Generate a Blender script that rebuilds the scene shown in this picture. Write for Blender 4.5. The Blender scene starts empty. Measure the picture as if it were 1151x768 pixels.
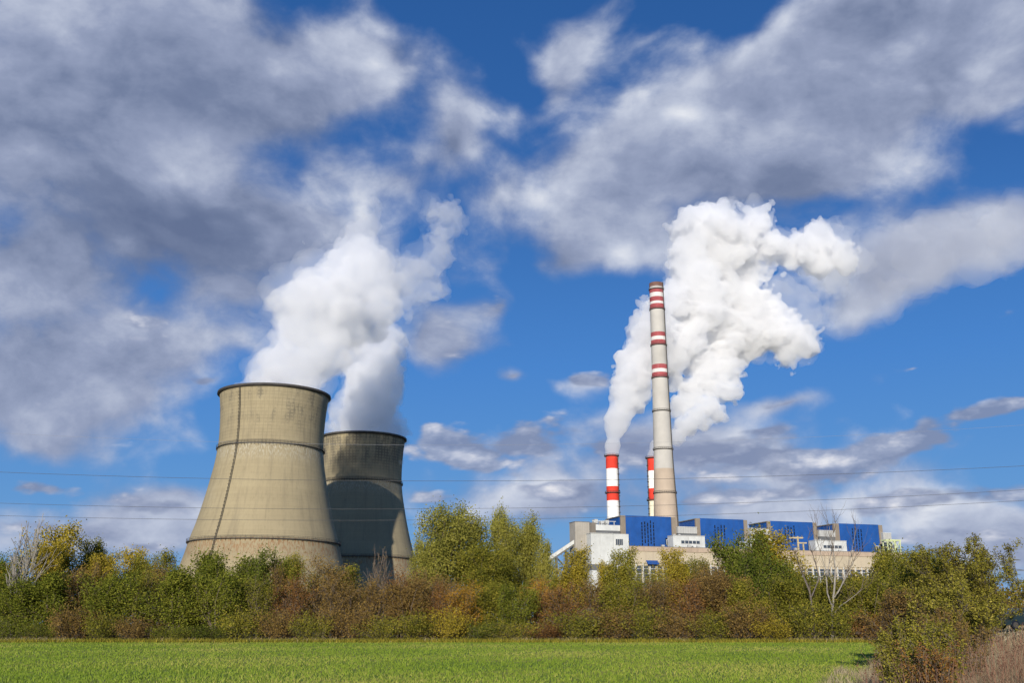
import bpy, bmesh, math, random
import numpy as np
from mathutils import Vector, Matrix

R = math.radians
scene = bpy.context.scene
COL = scene.collection

# ------------------------------------------------------------------ camera
F = 1110.0
TH = math.atan(318.0 / F)
CT, ST = math.cos(TH), math.sin(TH)
EYE = 1.8
cam_d = bpy.data.cameras.new('camera')
cam_d.sensor_width = 36.0
cam_d.lens = 36.0 * F / 1151.0
cam_d.clip_start = 0.3
cam_d.clip_end = 30000
cam = bpy.data.objects.new('camera', cam_d)
COL.objects.link(cam)
cam.location = (0, 0, EYE)
cam.rotation_euler = (math.pi / 2 + TH, 0, 0)
scene.camera = cam


def at(px, py, Y):
    """point at forward distance Y that the photo shows at pixel (px, py)"""
    u = (px - 575.5) / F
    v = (384 - py) / F
    t = Y / (CT - v * ST)
    return Vector((u * t, Y, EYE + (ST + v * CT) * t))


def direction(px, py):
    u = (px - 575.5) / F
    v = (384 - py) / F
    return Vector((u, CT - v * ST, ST + v * CT)).normalized()


# ------------------------------------------------------------------ render, exposure
scene.render.engine = 'CYCLES'
cy = scene.cycles
cy.use_denoising = True
cy.use_adaptive_sampling = True
cy.adaptive_threshold = 0.025
cy.max_bounces = 16
cy.diffuse_bounces = 3
cy.glossy_bounces = 2
cy.transmission_bounces = 4
cy.volume_bounces = 10
cy.transparent_max_bounces = 8
cy.caustics_reflective = False
cy.caustics_refractive = False
scene.view_settings.view_transform = 'Standard'
scene.view_settings.look = 'None'
scene.view_settings.gamma = 1
scene.view_settings.exposure = 0.35

# ------------------------------------------------------------------ node helper
SUN_EL = R(15.5)
SUN_AZ = R(190)          # compass bearing of the sun, 0 = +Y, clockwise seen from above


class NT:
    """small helper to write node trees"""
    def __init__(self, tree):
        self.t = tree

    def n(self, kind, props=None, **ins):
        nd = self.t.nodes.new(kind)
        for k, v in (props or {}).items():
            setattr(nd, k, v)
        for k, v in ins.items():
            key = int(k[1:]) if k[0] == 'i' and k[1:].isdigit() else k.replace('_', ' ')
            self.set(nd.inputs[key], v)
        return nd

    def set(self, sock, v):
        if isinstance(v, bpy.types.NodeSocket):
            self.t.links.new(v, sock)
        else:
            sock.default_value = v

    def m(self, op, a, b=0.0, c=0.0, clamp=False):
        nd = self.t.nodes.new('ShaderNodeMath')
        nd.operation = op
        nd.use_clamp = clamp
        self.set(nd.inputs[0], a)
        self.set(nd.inputs[1], b)
        if op in ('MULTIPLY_ADD', 'SMOOTH_MAX', 'SMOOTH_MIN', 'COMPARE', 'WRAP'):
            self.set(nd.inputs[2], c)
        return nd.outputs[0]

    def v(self, op, a, b=(0, 0, 0), s=None):
        nd = self.t.nodes.new('ShaderNodeVectorMath')
        nd.operation = op
        self.set(nd.inputs[0], a)
        if op != 'SCALE':
            self.set(nd.inputs[1], b)
        if s is not None:
            self.set(nd.inputs['Scale'], s)
        return nd.outputs['Value'] if op in ('LENGTH', 'DISTANCE', 'DOT_PRODUCT') else nd.outputs['Vector']

    def noise(self, vec, scale=1.0, detail=4.0, rough=0.5, dist=0.0, out=0):
        nd = self.t.nodes.new('ShaderNodeTexNoise')
        self.set(nd.inputs['Vector'], vec)
        nd.inputs['Scale'].default_value = scale
        nd.inputs['Detail'].default_value = detail
        nd.inputs['Roughness'].default_value = rough
        nd.inputs['Distortion'].default_value = dist
        return nd.outputs[out]

    def smooth(self, x, a, b, lo=0.0, hi=1.0):
        nd = self.t.nodes.new('ShaderNodeMapRange')
        nd.interpolation_type = 'SMOOTHSTEP'
        self.set(nd.inputs[0], x)
        nd.inputs[1].default_value = a
        nd.inputs[2].default_value = b
        nd.inputs[3].default_value = lo
        nd.inputs[4].default_value = hi
        return nd.outputs[0]

    def lin(self, x, a, b, lo=0.0, hi=1.0):
        nd = self.t.nodes.new('ShaderNodeMapRange')
        self.set(nd.inputs[0], x)
        nd.inputs[1].default_value = a
        nd.inputs[2].default_value = b
        nd.inputs[3].default_value = lo
        nd.inputs[4].default_value = hi
        return nd.outputs[0]

    def mix(self, f, a, b, blend='MIX'):
        nd = self.t.nodes.new('ShaderNodeMix')
        nd.data_type = 'RGBA'
        nd.blend_type = blend
        self.set(nd.inputs[0], f)
        for s, val in ((nd.inputs[6], a), (nd.inputs[7], b)):
            if isinstance(val, tuple) and len(val) == 3:
                val = (*val, 1)
            self.set(s, val)
        return nd.outputs[2]

    def ramp(self, x, stops, interp='LINEAR'):
        nd = self.t.nodes.new('ShaderNodeValToRGB')
        self.set(nd.inputs[0], x)
        cr = nd.color_ramp
        cr.interpolation = interp
        while len(cr.elements) < len(stops):
            cr.elements.new(0.5)
        for e, (p, c) in zip(cr.elements, stops):
            e.position = p
            e.color = (*c, 1)
        return nd.outputs[0]


# ------------------------------------------------------------------ world: sky and clouds
world = bpy.data.worlds.new('World')
scene.world = world
world.use_nodes = True
wt = world.node_tree
wt.nodes.clear()
W = NT(wt)
sky = wt.nodes.new('ShaderNodeTexSky')
sky.sky_type = 'NISHITA'
sky.sun_disc = False
sky.sun_elevation = SUN_EL
sky.sun_rotation = SUN_AZ
sky.altitude = 100
sky.air_density = 1.0
sky.dust_density = 0.3
sky.ozone_density = 2.5
tc = wt.nodes.new('ShaderNodeTexCoord').outputs['Generated']
sep = W.n('ShaderNodeSeparateXYZ', Vector=tc)
dx, dy, dz = sep.outputs
az = W.m('ARCTAN2', dx, dy)
el = W.m('ARCSINE', dz)
AE = W.n('ShaderNodeCombineXYZ', X=az, Y=el).outputs[0]
# cloud-deck coordinate (flattens towards the horizon)
zz = W.m('ADD', W.m('MAXIMUM', dz, 0.0), 0.42)
deck = W.n('ShaderNodeCombineXYZ', X=W.m('DIVIDE', dx, zz), Y=W.m('DIVIDE', dy, zz), Z=W.m('MULTIPLY', dz, 2.6)).outputs[0]
wv = W.v('SUBTRACT', W.noise(tc, 5.0, 3, 0.5, out=1), (0.5, 0.5, 0.5))
# warp of the blob coordinates, so that no cloud keeps the outline of its ellipse
AEw = W.v('ADD', AE, W.v('SCALE', wv, s=0.055))


def blobs(lst):
    acc = None
    for px, py, rx, ry, rot, w in lst:
        d = direction(px, py)
        a0, e0 = math.atan2(d.x, d.y), math.asin(d.z)
        k = 1 / F / math.cos(e0) * 0.97
        k2 = 1 / F * 0.95
        mp = wt.nodes.new('ShaderNodeMapping')
        mp.vector_type = 'TEXTURE'
        W.set(mp.inputs[0], AEw)
        mp.inputs['Location'].default_value = (a0, e0, 0)
        mp.inputs['Rotation'].default_value = (0, 0, R(rot))
        mp.inputs['Scale'].default_value = (rx * k, ry * k2, 1)
        gr = wt.nodes.new('ShaderNodeTexGradient')
        gr.gradient_type = 'QUADRATIC_SPHERE'
        W.set(gr.inputs[0], mp.outputs[0])
        acc = W.m('MULTIPLY_ADD', gr.outputs['Fac'], w, acc if acc is not None else 0.0)
    return acc


COVER = [
    (150, 60, 460, 200, 3, 2.8), (400, 70, 230, 120, 10, 1.9), (40, 150, 280, 140, 0, 1.5),
    (60, 300, 300, 200, 0, 2.0), (190, 240, 240, 120, 0, 1.8), (330, 265, 190, 100, 10, 1.8),
    (170, 390, 260, 110, 0, 1.5), (40, 440, 200, 100, 0, 1.5), (60, 500, 190, 70, 0, 1.2),
    (120, 590, 300, 60, 0, 1.2), (270, 330, 150, 110, 0, 1.1), (200, 550, 160, 40, 0, .9), (60, 610, 160, 40, 0, .8),
    (700, 190, 280, 120, 28, 2.0), (860, 120, 280, 140, 24, 2.4), (1040, 40, 320, 140, -6, 2.5),
    (640, 300, 150, 90, 30, 1.6), (900, 200, 210, 110, 0, 1.6), (730, 280, 150, 80, 0, 1.6), (1000, 130, 200, 120, 0, 1.0),
    (510, 165, 110, 100, 60, 1.7), (650, 60, 60, 90, -60, 0.9), (590, 40, 60, 60, -40, 0.7), (560, 230, 90, 60, 0, .7),
    (1120, 110, 120, 60, 0, 1.5), (1050, 280, 230, 90, 8, 1.8), (985, 330, 140, 60, 25, 1.3), (1130, 240, 100, 60, 0, .8),
    (495, 385, 110, 120, 0, 2.8), (555, 355, 50, 30, 0, 0.8), (440, 210, 110, 60, 0, .8),
    (560, 500, 190, 80, 10, 1.1), (700, 515, 220, 80, 0, 1.1), (900, 520, 300, 90, 0, 1.1), (1100, 495, 180, 80, 5, 1.0),
    (575, 427, 60, 24, 0, 1.4), (655, 434, 80, 28, 0, 1.6), (880, 442, 90, 22, 0, 1.2),
    (640, 560, 240, 60, 0, 1.4), (1080, 575, 230, 80, 0, 1.4), (760, 480, 260, 50, 0, 1.0), (1020, 418, 60, 16, 0, 0.8), (1120, 370, 90, 24, 15, .8),
    (480, 560, 140, 60, 0, 1.1), (110, 430, 260, 110, 0, 1.2), (180, 570, 240, 60, 0, 1.0), (560, 430, 110, 40, 0, .5), (870, 570, 220, 36, 0, 1.0), (1120, 610, 180, 60, 0, 2.0), (640, 90, 60, 100, -50, 1.2), (600, 400, 120, 40, 0, 1.0),
]
BRIGHT = [
    (468, 62, 100, 70, 5, 1.7), (30, 40, 160, 80, 0, 0.5), (330, 20, 160, 60, 0, 0.4),
    (165, 205, 150, 60, 0, 0.9), (210, 255, 170, 70, 0, 0.9), (150, 330, 160, 50, 0, .4), (300, 245, 200, 70, 10, 0.85), (95, 250, 90, 40, 0, 0.5), (400, 240, 70, 40, 0, 0.5),
    (165, 355, 70, 34, 0, 0.75), (235, 425, 80, 40, 0, 0.6), (60, 350, 120, 40, 0, 0.3), (140, 300, 60, 30, 0, 0.5),
    (200, 560, 90, 30, 0, 0.5), (60, 480, 120, 30, 0, .3),
    (620, 230, 180, 70, 25, 0.75), (760, 120, 220, 100, 28, 0.85), (700, 290, 100, 50, 0, 0.7), (880, 60, 160, 60, 20, 0.4),
    (515, 170, 80, 70, 60, 0.7), (1110, 105, 110, 60, 0, 0.9), (1000, 295, 70, 30, -8, 0.8), (1080, 260, 140, 40, 8, 0.5),
    (1100, 465, 130, 40, 3, 1.4), (640, 540, 100, 28, 0, 1.2), (560, 490, 140, 44, 10, 1.0), (880, 515, 100, 28, 0, 0.7),
    (1120, 515, 70, 24, 0, 1.0), (1010, 570, 100, 30, 0, 1.3), (1090, 560, 100, 30, 0, 1.1), (850, 480, 160, 34, 0, 0.6),
    (655, 430, 60, 22, 0, 0.7), (575, 425, 50, 20, 0, .6), (1020, 600, 140, 30, 0, 1.0), (1000, 505, 70, 24, 0, 0.7), (490, 380, 90, 80, 0, .5),
]
DARK = [
    (230, 110, 340, 90, 3, 1.0), (60, 390, 170, 60, 0, 0.7), (30, 290, 100, 60, 0, 0.6), (300, 370, 120, 60, 0, 0.5),
    (860, 205, 180, 80, 15, 0.8), (990, 50, 260, 80, 0, 0.6), (700, 340, 90, 40, 0, 0.6), (230, 300, 120, 36, 0, 0.3),
    (620, 515, 160, 26, 0, 0.5), (900, 535, 220, 30, 0, 0.5), (1060, 500, 120, 20, 0, 0.4), (760, 575, 200, 24, 0, 0.3),
]
cov = blobs(COVER)
bri = blobs(BRIGHT)
drk = blobs(DARK)
dirn = W.v('MULTIPLY', tc, (1.0, 1.0, 1.45))
dw = W.v('ADD', W.v('ADD', dirn, (3.1, 1.7, 0.4)), W.v('SCALE', wv, s=0.07))
n1 = W.noise(dw, 4.0, 7, 0.57, 0.0)
n2 = W.noise(W.v('ADD', dw, (-0.008, 0.0, 0.035)), 4.0, 7, 0.57, 0.0)
fine = W.noise(dw, 13.0, 5, 0.6, 0.15)
vo = wt.nodes.new('ShaderNodeTexVoronoi')
vo.feature = 'SMOOTH_F1'
vo.inputs['Scale'].default_value = 9.0
vo.inputs['Detail'].default_value = 2.0
vo.inputs['Roughness'].default_value = 0.55
W.set(vo.inputs['Vector'], W.v('ADD', dw, W.v('SCALE', wv, s=0.1)))
puff = W.m('MULTIPLY_ADD', vo.outputs['Distance'], -1.0, 0.5)
raw = W.m('ADD', W.m('MULTIPLY', W.m('MINIMUM', cov, 2.0), 0.85), W.m('MULTIPLY_ADD', n1, 3.2, -1.62))
raw = W.m('ADD', raw, W.m('ADD', W.m('MULTIPLY_ADD', fine, 0.75, -0.375), W.m('MULTIPLY', puff, 1.15)))
cover = W.m('MULTIPLY', W.smooth(raw, -0.12, 0.85), 0.97)
relief = W.m('MULTIPLY', W.m('SUBTRACT', n1, n2), 2.6)
# thick middles are grey, the thinner fringes catch the light
core = W.smooth(raw, 0.5, 2.2)
b = W.m('SUBTRACT', W.m('MULTIPLY', bri, W.m('MULTIPLY_ADD', puff, 1.5, 0.66)), W.m('MULTIPLY', drk, 0.34))
b = W.m('ADD', b, relief)
b = W.m('ADD', b, W.m('MULTIPLY_ADD', puff, 0.6, 0.42))
b = W.m('SUBTRACT', b, W.m('MULTIPLY', core, 0.2))
b = W.m('ADD', b, W.m('MULTIPLY_ADD', fine, 0.85, -0.42))
b = W.m('MULTIPLY_ADD', b, 0.6, 0.3)
cloudcol = W.ramp(b, [(0.0, (0.13, 0.17, 0.29)), (0.2, (0.18, 0.225, 0.355)), (0.426, (0.31, 0.36, 0.51)), (0.64, (0.52, 0.57, 0.70)), (0.94, (0.86, 0.88, 0.92))])
# second, lower and farther deck: small flat-based cumulus banks towards the horizon
LOW = [
    (500, 500, 120, 50, 0, 1.6), (590, 495, 130, 44, 8, 2.0), (700, 500, 140, 40, 0, 1.8), (640, 545, 120, 34, 0, 2.6), (820, 500, 180, 50, 0, 2.4), (930, 515, 180, 50, 0, 2.5), (540, 520, 140, 40, 0, 1.6),
    (1050, 500, 150, 40, 0, 1.8), (1110, 466, 110, 28, 3, 2.2), (880, 545, 200, 26, 0, 1.5), (1010, 572, 110, 30, 0, 2.1), (1095, 560, 120, 34, 0, 2.1), (1080, 605, 160, 30, 0, 1.7), (760, 560, 160, 24, 0, 1.2),
    (575, 427, 60, 18, 0, 1.6), (655, 432, 70, 20, 0, 1.9), (880, 443, 80, 14, 0, 1.3), (1020, 418, 50, 10, 0, 1.2), (850, 470, 120, 24, 0, 1.2), (480, 560, 100, 28, 0, 1.4),
    (60, 545, 150, 24, 0, 1.3), (190, 562, 110, 24, 0, 1.8), (60, 590, 170, 24, 0, 1.5), (230, 428, 80, 24, 0, 1.7), (165, 605, 130, 20, 0, 1.4), (60, 470, 160, 40, 0, 1.2), (160, 360, 100, 30, 0, 1.3),
    (560, 350, 60, 22, 0, 1.0), (655, 375, 50, 20, 0, .9), (1110, 370, 80, 14, 12, 1.0), (500, 400, 70, 70, 0, 1.2),
]
low = blobs(LOW)
ld = W.v('ADD', W.v('MULTIPLY', tc, (1.0, 1.0, 2.3)), W.v('SCALE', wv, s=0.04))
vl = wt.nodes.new('ShaderNodeTexVoronoi')
vl.feature = 'SMOOTH_F1'
vl.inputs['Scale'].default_value = 17.0
vl.inputs['Detail'].default_value = 2.0
vl.inputs['Roughness'].default_value = 0.6
vl.inputs['Smoothness'].default_value = 0.6
W.set(vl.inputs['Vector'], ld)
nl1 = W.noise(ld, 9.0, 5, 0.58, 0.0)
nl2 = W.noise(W.v('ADD', ld, (-0.004, 0.0, 0.022)), 9.0, 5, 0.58, 0.0)
rl = W.m('ADD', W.m('MULTIPLY', low, 1.0), W.m('MULTIPLY_ADD', nl1, 3.2, -1.8))
rl = W.m('ADD', rl, W.m('MULTIPLY_ADD', vl.outputs['Distance'], -1.3, 0.6))
lcov = W.m('MULTIPLY', W.m('MULTIPLY', W.smooth(rl, -0.05, 0.6), 0.9), W.smooth(low, 0.03, 0.3))
lb = W.m('MULTIPLY_ADD', W.m('SUBTRACT', nl1, nl2), 3.3, 0.56)
lb = W.m('ADD', lb, W.m('MULTIPLY_ADD', vl.outputs['Distance'], -0.7, 0.3))
lcol = W.ramp(lb, [(0.05, (0.22, 0.27, 0.42)), (0.4, (0.34, 0.39, 0.54)), (0.66, (0.56, 0.59, 0.70)), (0.92, (0.86, 0.85, 0.88))])
# clear sky: Nishita, deepened as through a polarising filter
hs = wt.nodes.new('ShaderNodeHueSaturation')
hs.inputs['Saturation'].default_value = 1.2
hs.inputs['Value'].default_value = 0.95
W.set(hs.inputs['Color'], sky.outputs[0])
deep = W.ramp(dz, [(0.0, (0.14, 0.31, 0.62)), (0.09, (0.095, 0.275, 0.62)), (0.25, (0.055, 0.21, 0.59)), (0.42, (0.03, 0.128, 0.41)), (0.6, (0.02, 0.095, 0.32))])
SKYK = 0.10
# cloud brightness is given as display values, so divide by the background strength
DISP = 1.0 / SKYK / 1.27
cl = W.v('SCALE', cloudcol, s=DISP)
clear = W.mix(0.88, hs.outputs[0], W.v('SCALE', deep, s=DISP))
mixc = W.mix(cover, clear, cl)
mixc = W.mix(lcov, mixc, W.v('SCALE', lcol, s=DISP))
bg = W.n('ShaderNodeBackground', Color=mixc, Strength=SKYK)
wo = wt.nodes.new('ShaderNodeOutputWorld')
wt.links.new(bg.outputs[0], wo.inputs['Surface'])
world.cycles.sampling_method = 'MANUAL'
world.cycles.sample_map_resolution = 512

# ------------------------------------------------------------------ sun
sd = bpy.data.lights.new('sun', 'SUN')
sd.energy = 4.3
sd.angle = R(0.53)
sd.color = (1.0, 0.93, 0.82)
sun = bpy.data.objects.new('sun', sd)
COL.objects.link(sun)
sdir = Vector((math.sin(SUN_AZ) * math.cos(SUN_EL), math.cos(SUN_AZ) * math.cos(SUN_EL), math.sin(SUN_EL)))
sun.rotation_euler = sdir.to_track_quat('Z', 'Y').to_euler()
sun.location = (-30, -60, 80)


# ------------------------------------------------------------------ materials
def mat(name, col, rough=0.8, spec=0.3, metal=0.0):
    m = bpy.data.materials.new(name)
    m.use_nodes = True
    b = m.node_tree.nodes['Principled BSDF']
    b.inputs['Base Color'].default_value = (*col, 1)
    b.inputs['Roughness'].default_value = rough
    b.inputs['Specular IOR Level'].default_value = spec
    b.inputs['Metallic'].default_value = metal
    return m


def pmat(name, col, var=0.25, scale=0.3, rough=0.85, streak=0.0, dirt=(0.12, 0.1, 0.08), corr=None, bump=0.0):
    """painted / cast surface with weathering: noise, rain streaks, optional sheet corrugation"""
    m = mat(name, col, rough)
    t = NT(m.node_tree)
    bs = m.node_tree.nodes['Principled BSDF']
    oc = m.node_tree.nodes.new('ShaderNodeTexCoord').outputs['Object']
    n = t.noise(oc, scale, 6, 0.6)
    c = t.mix(t.lin(n, 0.3, 0.7), tuple(k * (1 - var) for k in col), tuple(min(1, k * (1 + var)) for k in col))
    if streak:
        sv = t.v('MULTIPLY', oc, (scale * 4, scale * 4, scale * 0.25))
        s = t.smooth(t.noise(sv, 1.0, 5, 0.65), 0.5, 0.75, 0, streak)
        c = t.mix(s, c, dirt)
    if corr:
        sp = t.n('ShaderNodeSeparateXYZ', Vector=oc)
        w = t.m('SINE', t.m('MULTIPLY', sp.outputs[0], 2 * math.pi / corr))
        c = t.mix(t.lin(w, -1, 1, 0, 0.25), c, tuple(k * 0.6 for k in col))
    t.set(bs.inputs['Base Color'], c)
    if bump:
        bp = t.n('ShaderNodeBump', Strength=bump, Height=n)
        t.set(bs.inputs['Normal'], bp.outputs[0])
    return m


# ------------------------------------------------------------------ mesh helpers
class MB:
    def __init__(self):
        self.v, self.f, self.mi = [], [], []

    def add(self, verts, faces, mi=0):
        o = len(self.v)
        self.v += [tuple(p) for p in verts]
        self.f += [tuple(i + o for i in fc) for fc in faces]
        self.mi += [mi] * len(faces)
        return self

    def box(self, x0, y0, z0, x1, y1, z1, mi=0, M=None):
        vs = [Vector((x, y, z)) for z in (z0, z1) for x, y in ((x0, y0), (x1, y0), (x1, y1), (x0, y1))]
        if M is not None:
            vs = [M @ p for p in vs]
        return self.add(vs, [(0, 3, 2, 1), (4, 5, 6, 7), (0, 1, 5, 4), (1, 2, 6, 5), (2, 3, 7, 6), (3, 0, 4, 7)], mi)

    def tube(self, pts, rad, n=6, mi=0, cap=True):
        pts = [Vector(p) for p in pts]
        if not isinstance(rad, (list, tuple)):
            rad = [rad] * len(pts)
        rings = []
        up = Vector((0.13, 0.31, 0.94))
        for i, p in enumerate(pts):
            d = (pts[min(i + 1, len(pts) - 1)] - pts[max(i - 1, 0)]).normalized()
            a = d.cross(up)
            if a.length < 1e-3:
                a = d.cross(Vector((1, 0, 0)))
            a.normalize()
            b_ = d.cross(a)
            rings.append([p + (a * math.cos(2 * math.pi * k / n) + b_ * math.sin(2 * math.pi * k / n)) * rad[i] for k in range(n)])
        vs = [q for r in rings for q in r]
        fs = []
        for i in range(len(pts) - 1):
            for k in range(n):
                k2 = (k + 1) % n
                fs.append((i * n + k, i * n + k2, (i + 1) * n + k2, (i + 1) * n + k))
        if cap:
            fs.append(tuple(range(n - 1, -1, -1)))
            fs.append(tuple((len(pts) - 1) * n + k for k in range(n)))
        return self.add(vs, fs, mi)

    def lathe(self, prof, n=64, mi=None, closed=False):
        """prof: list of (r, z); mi: optional material index for each band"""
        o = len(self.v)
        for r, z in prof:
            for k in range(n):
                a = 2 * math.pi * k / n
                self.v.append((r * math.cos(a), r * math.sin(a), z))
        m = len(prof)
        for i in range(m if closed else m - 1):
            j = (i + 1) % m
            for k in range(n):
                k2 = (k + 1) % n
                self.f.append((o + i * n + k, o + i * n + k2, o + j * n + k2, o + j * n + k))
                self.mi.append(mi[i] if mi else 0)
        return self

    def build(self, name, mats, parent=None, smooth=False, loc=None, rotz=0.0):
        me = bpy.data.meshes.new(name)
        me.from_pydata(self.v, [], self.f)
        if not isinstance(mats, (list, tuple)):
            mats = [mats]
        for m_ in mats:
            me.materials.append(m_)
        me.polygons.foreach_set('material_index', self.mi)
        if smooth:
            me.polygons.foreach_set('use_smooth', [True] * len(self.f))
        me.update()
        o = bpy.data.objects.new(name, me)
        COL.objects.link(o)
        if parent:
            o.parent = parent
        if loc is not None:
            o.location = loc
        o.rotation_euler.z = rotz
        return o


def tag(o, label=None, cat=None, group=None, kind=None):
    if label: o['label'] = label
    if cat: o['category'] = cat
    if group: o['group'] = group
    if kind: o['kind'] = kind
    return o


def empty(name, loc, label=None, cat=None, group=None, kind=None, rotz=0.0):
    o = bpy.data.objects.new(name, None)
    COL.objects.link(o)
    o.location = loc
    o.rotation_euler.z = rotz
    o.empty_display_size = 0.5
    return tag(o, label, cat, group, kind)


def copy_tree(src, loc, label, rotz=0.0, scale=None, mats=None):
    c = src.copy()
    COL.objects.link(c)
    c.location = loc
    c.rotation_euler.z = rotz
    if scale: c.scale = scale
    c['label'] = label
    for ch in list(src.children):
        d = ch.copy()
        COL.objects.link(d)
        d.parent = c
        if mats and ch.name.split('.')[0] in mats:
            d.material_slots[0].link = 'OBJECT'
            d.material_slots[0].material = mats[ch.name.split('.')[0]]
        for g in list(ch.children):
            e = g.copy()
            COL.objects.link(e)
            e.parent = d
    return c


def quads_mesh(name, co, nper, mats, tint=None, parent=None, loc=(0, 0, 0)):
    """co: (N, nper, 3) polygons, one material; tint: (N,) stored per vertex"""
    N = co.shape[0]
    me = bpy.data.meshes.new(name)
    me.vertices.add(N * nper)
    me.vertices.foreach_set('co', co.reshape(-1).astype(np.float32))
    me.loops.add(N * nper)
    me.loops.foreach_set('vertex_index', np.arange(N * nper, dtype=np.int32))
    me.polygons.add(N)
    me.polygons.foreach_set('loop_start', np.arange(0, N * nper, nper, dtype=np.int32))
    me.polygons.foreach_set('loop_total', np.full(N, nper, dtype=np.int32))
    if tint is not None:
        a = me.attributes.new('tint', 'FLOAT', 'POINT')
        a.data.foreach_set('value', np.repeat(tint, nper).astype(np.float32))
    me.update(calc_edges=True)
    me.materials.append(mats)
    o = bpy.data.objects.new(name, me)
    COL.objects.link(o)
    o.location = loc
    if parent: o.parent = parent
    return o


# ================================================================== TERRAIN
def verge_x(y):
    return 10.2 + (y - 30) * 0.372


def ground_z(x, y):
    d = x - verge_x(y)
    z = 0.0
    if d > 0:
        z = min(1.5, d * 0.135)
        if y < 26: z *= max(0.0, (y + 20) / 46) if y > -20 else 0
        if y > 118: z *= max(0.0, 1 - (y - 118) / 60.0)
    return z


def build_ground():
    ys = sorted(set([-300, -60, -30, -20, -10, 0, 10] + [15 + 1.5 * i for i in range(80)] + [140, 150, 160, 180, 210, 260, 330, 420, 560, 800, 1200, 2000, 4000, 9000, 16000]))
    xs = sorted(set([-12000, -4000, -1500, -600, -250, -150, -100, -80] + [-60 + 2 * i for i in range(100)] + [150, 200, 300, 600, 1500, 4000, 12000]))
    rnd = random.Random(3)
    vs, fs = [], []
    for y in ys:
        for x in xs:
            z = ground_z(x, y)
            if x > verge_x(y) + 0.6 and 20 < y < 115: z += rnd.uniform(-0.06, 0.06)
            vs.append((x, y, z))
    nx = len(xs)
    for j in range(len(ys) - 1):
        for i in range(nx - 1):
            fs.append((j * nx + i, j * nx + i + 1, (j + 1) * nx + i + 1, (j + 1) * nx + i))
    m = mat('ground_soil', (0.1, 0.1, 0.04), 0.95, 0.1)
    t = NT(m.node_tree)
    oc = m.node_tree.nodes.new('ShaderNodeTexCoord').outputs['Object']
    n = t.noise(oc, 0.35, 8, 0.6)
    c = t.ramp(n, [(0.3, (0.07, 0.085, 0.025)), (0.5, (0.13, 0.12, 0.05)), (0.7, (0.2, 0.16, 0.085))])
    t.set(m.node_tree.nodes['Principled BSDF'].inputs['Base Color'], c)
    mb = MB().add(vs, fs)
    o = mb.build('ground', m, smooth=True)
    tag(o, kind='structure', label='rough grassy ground reaching to the horizon', cat='ground')


build_ground()

# the sown field, a sheet a little above the ground
FIELD_FAR = 104.0


def build_field():
    vs, fs = [], []
    ys = [6 + 2 * i for i in range(50)]
    ys = [y for y in ys if y < FIELD_FAR] + [FIELD_FAR]
    for y in ys:
        for k in range(31):
            x = -140 + (verge_x(y) + 140) * k / 30
            vs.append((x, y, 0.01))
    for j in range(len(ys) - 1):
        for i in range(30):
            fs.append((j * 31 + i, j * 31 + i + 1, (j + 1) * 31 + i + 1, (j + 1) * 31 + i))
    m = mat('sown_field', (0.1, 0.16, 0.02), 0.9, 0.1)
    t = NT(m.node_tree)
    oc = m.node_tree.nodes.new('ShaderNodeTexCoord').outputs['Object']
    sp = t.n('ShaderNodeSeparateXYZ', Vector=oc)
    across = t.m('SUBTRACT', sp.outputs[0], t.m('MULTIPLY', sp.outputs[1], 0.372))
    rowv = t.n('ShaderNodeCombineXYZ', X=t.m('MULTIPLY', across, 1.6), Y=t.m('MULTIPLY', sp.outputs[1], 0.06)).outputs[0]
    rows = t.noise(rowv, 1.0, 5, 0.6)
    n = t.noise(oc, 0.12, 6, 0.6)
    n3 = t.noise(oc, 2.5, 6, 0.7)
    s = t.m('ADD', t.m('MULTIPLY', rows, 0.45), t.m('ADD', t.m('MULTIPLY', n, 0.3), t.m('MULTIPLY', n3, 0.3)))
    c = t.ramp(s, [(0.40, (0.14, 0.21, 0.024)), (0.52, (0.19, 0.25, 0.034)), (0.58, (0.32, 0.29, 0.065)), (0.66, (0.42, 0.33, 0.14))])
    t.set(m.node_tree.nodes['Principled BSDF'].inputs['Base Color'], c)
    o = MB().add(vs, fs).build('field', m)
    tag(o, 'flat bright green sown field in front of the trees', 'field', kind='structure')


build_field()

# ================================================================== COOLING TOWERS
PROF = [(42.0, 0), (40.1, 6), (38.2, 12), (36.4, 18.5), (34.9, 25), (33.2, 31), (31.7, 37), (29.7, 43.5), (27.9, 50.5), (26.4, 57), (25.1, 63.5),
        (23.9, 70), (23.1, 77), (22.9, 83), (23.1, 89), (23.5, 95), (24.0, 99.5), (24.3, 102.2)]
HT = 102.2


def prof_r(z):
    for (r0, z0), (r1, z1) in zip(PROF, PROF[1:]):
        if z <= z1:
            return r0 + (r1 - r0) * (z - z0) / (z1 - z0)
    return PROF[-1][0]


def prof_s(z):     # smooth radius (catmull-rom through PROF)
    P = PROF
    for i in range(len(P) - 1):
        if z <= P[i + 1][1]:
            break
    p0 = P[max(i - 1, 0)]; p1 = P[i]; p2 = P[i + 1]; p3 = P[min(i + 2, len(P) - 1)]
    t = (z - p1[1]) / (p2[1] - p1[1])
    m1 = (p2[0] - p0[0]) / (p2[1] - p0[1]) * (p2[1] - p1[1])
    m2 = (p3[0] - p1[0]) / (p3[1] - p1[1]) * (p2[1] - p1[1])
    return (2 * t**3 - 3 * t * t + 1) * p1[0] + (t**3 - 2 * t * t + t) * m1 + (-2 * t**3 + 3 * t * t) * p2[0] + (t**3 - t * t) * m2


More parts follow.
